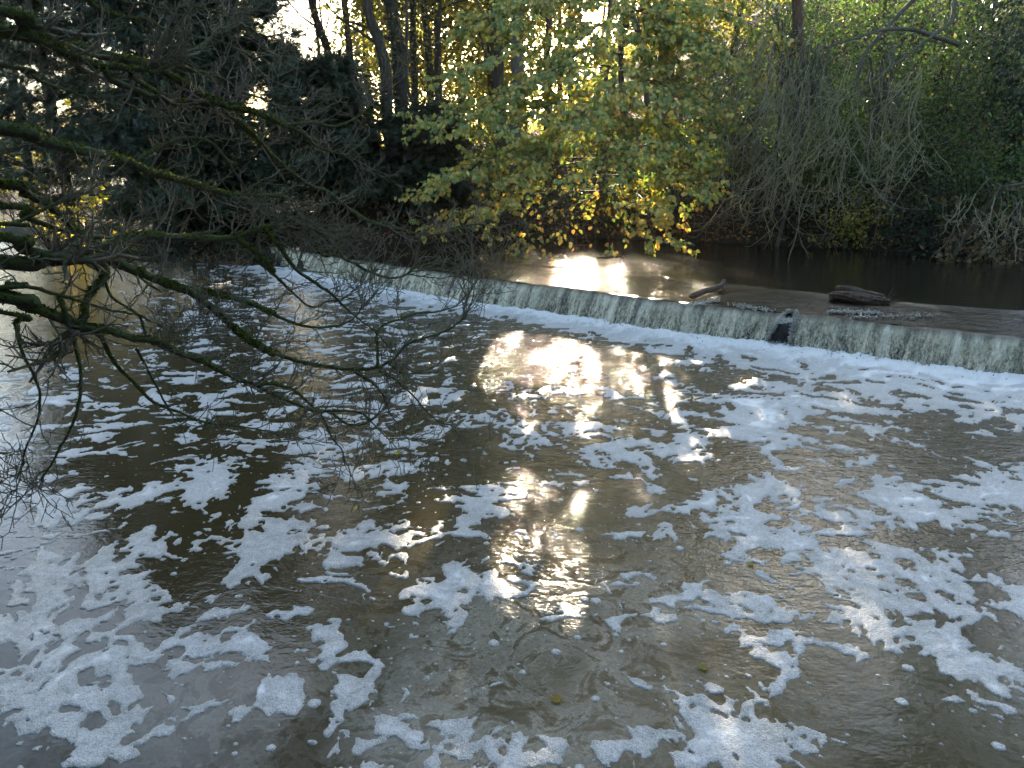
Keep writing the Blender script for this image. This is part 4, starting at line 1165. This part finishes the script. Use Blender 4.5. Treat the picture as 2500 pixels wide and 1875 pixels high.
rng = np.random.default_rng(995)
nW = 16000
x = rng.uniform(-75, 70, nW); y = rng.uniform(58, 95, nW); zz = np.abs(rng.normal(0, 1, nW)) * (1.8 + 1.2 * fbm(x * .07, y * .05, 3, seed=44))
lw = Leaves(LEAF4); lw.add(np.column_stack([x, y, ground_z(x, y) + zz]), rng.normal(size=(nW, 3)), rng.normal(size=(nW, 3)), rng.uniform(.4, .9, nW), rng.random(nW))
kind(lw.build("far_wood", M["wood_leaf"]), "stuff", "hazy far undergrowth beyond the bank", "wood")

# ------------------------------------------------------------------ driftwood and small things
def stick(name, label, cat, pts, r0, r1, mat="driftwood", sides=8, forks=0, seed=1, group=None):
    rng = np.random.default_rng(seed)
    C = spline(pts, 8)
    o = Tubes(); o.add(C, np.interp(np.linspace(0, 1, len(C)), [0, .05, .95, 1], [r0 * .5, r0, r1, r1 * .4]), sides, .10, rng)
    for k in range(forks):
        i = rng.integers(len(C) // 2, len(C) - 1)
        wander(rng, C[i], norm(C[-1] - C[0]) + rng.normal(size=3) * .6 + np.array([0, 0, .4]), .35, r1 * .7, .004, 7, .02, .2, o, 5)
    ob = o.build(name, M[mat]); return tag(ob, label, cat, group)
def up(px, py, dz=0): 
    return on_level(px, py, UP) + np.array([0, 0, dz])
# main log: a front piece and a split rear slab grown together, with broken ends
rng = np.random.default_rng(950)
LV, LQ, LT = [], [], []
for (pa, pb, wd, dz0, dz1, seed_) in (((829, 297), (890, 302), .105, .03, -.01, 1), ((836, 291), (884, 298.5), .075, .06, .02, 2)):
    a_, b_ = up(*pa), up(*pb)
    ax_ = norm(b_ - a_); sd_ = norm(np.cross(ax_, [0, 0, 1.0]))
    nL, nS = 60, 30
    base = sum(len(v) for v in LV)
    V = np.zeros((nL, nS, 3))
    an = 2 * math.pi * np.arange(nS) / nS
    A_, F_ = np.meshgrid(an, np.linspace(0, 1, nL))
    lengthwise = fbm(np.cos(A_) * 3.2 + seed_ * 9 + np.sin(A_) * 2.6, F_ * 2.2 + np.sin(A_) * 3, 4, .6, seed=seed_ + 130)
    rough_ = fbm(A_ * 4, F_ * 26, 3, seed=seed_ + 140)
    taper = np.clip(np.sin(math.pi * (.05 + .9 * F_)) ** .35, .2, 1)
    ragged = 1 - .55 * np.clip((np.abs(F_ - .5) - .44) / .06, 0, 1) * (.5 + .5 * np.sin(A_ * 5 + seed_))
    rn = wd * taper * ragged * (1 + .38 * lengthwise + .10 * rough_)
    c = a_[None, None] + (b_ - a_)[None, None] * F_[..., None] + np.array([0, 0, 1.0]) * (dz0 + (dz1 - dz0) * F_ + .012 * np.sin(F_ * 7))[..., None]
    V = c + sd_ * (np.cos(A_) * rn * 1.35)[..., None] + np.array([0, 0, 1.0]) * (np.sin(A_) * rn * .85)[..., None]
    LV.append(V.reshape(-1, 3)); nv = nL * nS
    LQ.append(np.array([[base + i * nS + k, base + i * nS + (k + 1) % nS, base + (i + 1) * nS + (k + 1) % nS, base + (i + 1) * nS + k] for i in range(nL - 1) for k in range(nS)]))
    LV.append(np.array([a_ + np.array([0, 0, dz0]), b_ + np.array([0, 0, dz1])]))
    LT.append(np.array([[base + nv, base + (k + 1) % nS, base + k] for k in range(nS)] + [[base + nv + 1, base + (nL - 1) * nS + k, base + (nL - 1) * nS + (k + 1) % nS] for k in range(nS)]))
V = np.concatenate(LV)
log = make_mesh("driftwood_log", V, [np.concatenate(LQ), np.concatenate(LT)], M["driftwood"], {"rnd": np.full(len(V), .5)})
tag(log, "split dark brown log lying stranded above the right half of the weir", "log")
tw = Tubes()
e_ = up(886, 300, .02)
for k in range(5):
    wander(rng, e_ + rng.normal(size=3) * .03, np.array([.8, -.3 + .3 * rng.normal(), .35 + .3 * rng.normal()]), rng.uniform(.12, .32), .009, .004, 6, .02, .2, tw, 5)
tw.build("twigs", M["driftwood"], log)
stick("driftwood_stick", "short black stick with white water around it left of the log", "stick", [up(690, 297, .0), up(705, 294, .05), up(720, 290, .07), up(724, 285, .09)], .05, .04, forks=0, seed=3)
stick("driftwood_stick", "curved branch sticking up over the crest left of the middle", "stick", [up(448, 288, -.12), up(456, 277, .02), up(466, 272, .10), up(477, 268, .14), up(486, 270, .10)], .028, .016, forks=1, seed=4)
stick("driftwood_stick", "forked twiggy branch lying in the still water under yellow leaves", "stick", [up(562, 253, -.02), up(568, 251, .06), up(576, 249.5, .10), up(584, 249, .10)], .035, .016, forks=5, seed=5)
stick("driftwood_stick", "thin flat stick floating in the glinting upper water", "stick", [up(596, 258, .0), up(606, 258, .012), up(618, 257, .012), up(624, 257.5, 0)], .02, .03, seed=6)
stick("driftwood_stick", "low branch floating at the water's edge beside the post", "stick", [up(494, 250, 0), up(506, 249.5, .03), up(520, 249, .02), up(528, 247, .06)], .03, .012, forks=3, seed=7)
b0 = up(492, 248)
stick("wooden_post", "old leaning wooden post standing in the upper water", "post", [b0 + np.array([.06, 0, -.3]), b0 + np.array([.02, 0, .15]), b0 + np.array([-.09, 0, .55])], .06, .05, "bark_grey", seed=8)
def rock(label, px, py, z, r, seed):
    rng = np.random.default_rng(seed)
    import bmesh
    bm = bmesh.new(); bmesh.ops.create_icosphere(bm, subdivisions=3, radius=1)
    c = on_level(px, py, z)
    for v in bm.verts:
        q = np.array(v.co); k = 1 + .22 * math.sin(q[0] * 3 + seed) * math.cos(q[1] * 2.5 + seed * 2) + .12 * math.sin(q[2] * 5 + q[0] * 4)
        v.co = Vector(c + q * np.array([r * 1.4, r, r * .7]) * k)
    me = bpy.data.meshes.new("stone"); bm.to_mesh(me); bm.free(); me.materials.append(M["stone"])
    for p in me.polygons: p.use_smooth = True
    ob = bpy.data.objects.new("stone", me); COL.objects.link(ob)
    return tag(ob, label, "stone", "stones at the water's edge")
rock("wet stone at the water's edge under the hanging yellow leaves", 665, 244, UP, .10, 3)
rock("pale topped stone at the water's edge right of the yellow tree", 690, 246, UP, .13, 5)
rock("dark stone showing in the gap in the falling water", 787, 334, .14, .20, 7)
# floating leaves
lvs = [("round yellow leaf floating on the scummy water at the bottom", 555, 699, .055, .75), ("small green and yellow leaf floating on the brown water at lower right", 702, 667, .05, .1), ("tiny yellow leaf floating right of the glints", 750, 564, .045, .6)]
for lab, px, py, s, rn in lvs:
    c = on_level(px, py, 0.012)
    L = Leaves(MAPLE); L.add(c[None] - np.array([[0, s / 2, 0]]), np.array([[.3, 1, .02]]), np.array([[0, 0, 1.0]]), np.array([s * 1.5]), np.array([rn]))
    o = L.build("floating_leaf", M["maple_leaf"]); tag(o, lab, "leaf")

# white water thrown up where the sheet breaks: at its foot, round the stone and round the driftwood
rng = np.random.default_rng(970)
OCT = (np.array([[1, 0, 0], [-1, 0, 0], [0, 1, 0], [0, -1, 0], [0, 0, .8], [0, 0, -.8]], float), [np.array([[0, 2, 4], [2, 1, 4], [1, 3, 4], [3, 0, 4], [2, 0, 5], [1, 2, 5], [3, 1, 5], [0, 3, 5]])])
sp = Leaves(OCT)
def splash(P, sz):
    n = len(P); sp.add(P, norm(rng.normal(size=(n, 3))), rng.normal(size=(n, 3)), sz, np.full(n, .9))
n = 9000
s_ = rng.uniform(-1, 17, n); t_ = CREST - .36 - rng.exponential(.10, n)
x_, y_ = weir_xy(s_, t_)
clus = np.clip(fbm(s_ * 2.5, t_ * 3, 3, seed=5) + .35, 0, 1)
k = rng.random(n) < clus
splash(np.column_stack([x_, y_, .03 + rng.exponential(.035, n) * clus])[k], rng.uniform(.005, .017, k.sum()))
for sgn in (-1, 1):
    n = 420; qv = rng.random(n)
    s_ = gap_s + .10 * (1 - qv) + sgn * (.05 + .13 * qv) + rng.normal(size=n) * .018
    t_ = CREST - .38 * qv ** .85 - .03 + rng.normal(size=n) * .02
    x_, y_ = weir_xy(s_, t_)
    splash(np.column_stack([x_, y_, crest_z * (1 - qv ** 1.6) + .05 * (1 - qv) + rng.normal(size=n) * .012]), rng.uniform(.005, .015, n))
for (x0, y0, x1, y1, n, w_) in ((688, 301, 716, 296, 260, .05), (700, 290, 722, 287, 160, .04), (832, 307, 880, 309, 420, .05), (850, 312, 930, 312, 200, .06), (790, 314, 782, 318, 160, .05), (448, 286, 458, 280, 160, .05), (735, 300, 770, 306, 160, .08)):
    f_ = rng.random(n)[:, None]
    p = up(x0, y0) * (1 - f_) + up(x1, y1) * f_ + rng.normal(size=(n, 3)) * np.array([w_, w_, 0])
    sI, tI = weir_st(p[:, 0], p[:, 1])
    p[:, 2] = UP - .085 * sstep(1.8, 0, tI - CREST) + .004 + np.abs(rng.normal(size=n)) * .012
    splash(p, rng.uniform(.006, .02, n))
kind(sp.build("splashing_water", M["foam"], None, smooth=True), "stuff", "white splashes along the foot of the weir", "splash")

# ------------------------------------------------------------------ thin autumn haze
import bmesh
bm = bmesh.new(); bmesh.ops.create_cube(bm, size=1)
zt = 46.0; zb = float(GZ.min()) - 1.0
for v in bm.verts:
    v.co = Vector((v.co.x * 640, 120 + v.co.y * 400, zb + (v.co.z + .5) * (zt - zb)))
me = bpy.data.meshes.new("haze"); bm.to_mesh(me); bm.free()
m, nt, out = new_mat("haze")
pv = nd(nt, "ShaderNodeVolumePrincipled")
pv.inputs["Color"].default_value = (.95, .95, .95, 1); pv.inputs["Density"].default_value = HAZE; pv.inputs["Anisotropy"].default_value = .6
nt.links.new(pv.outputs[0], out.inputs["Volume"])
me.materials.append(m)
hz = bpy.data.objects.new("haze", me); COL.objects.link(hz)
kind(hz, "stuff", "thin sun lit mist between the trees", "haze")
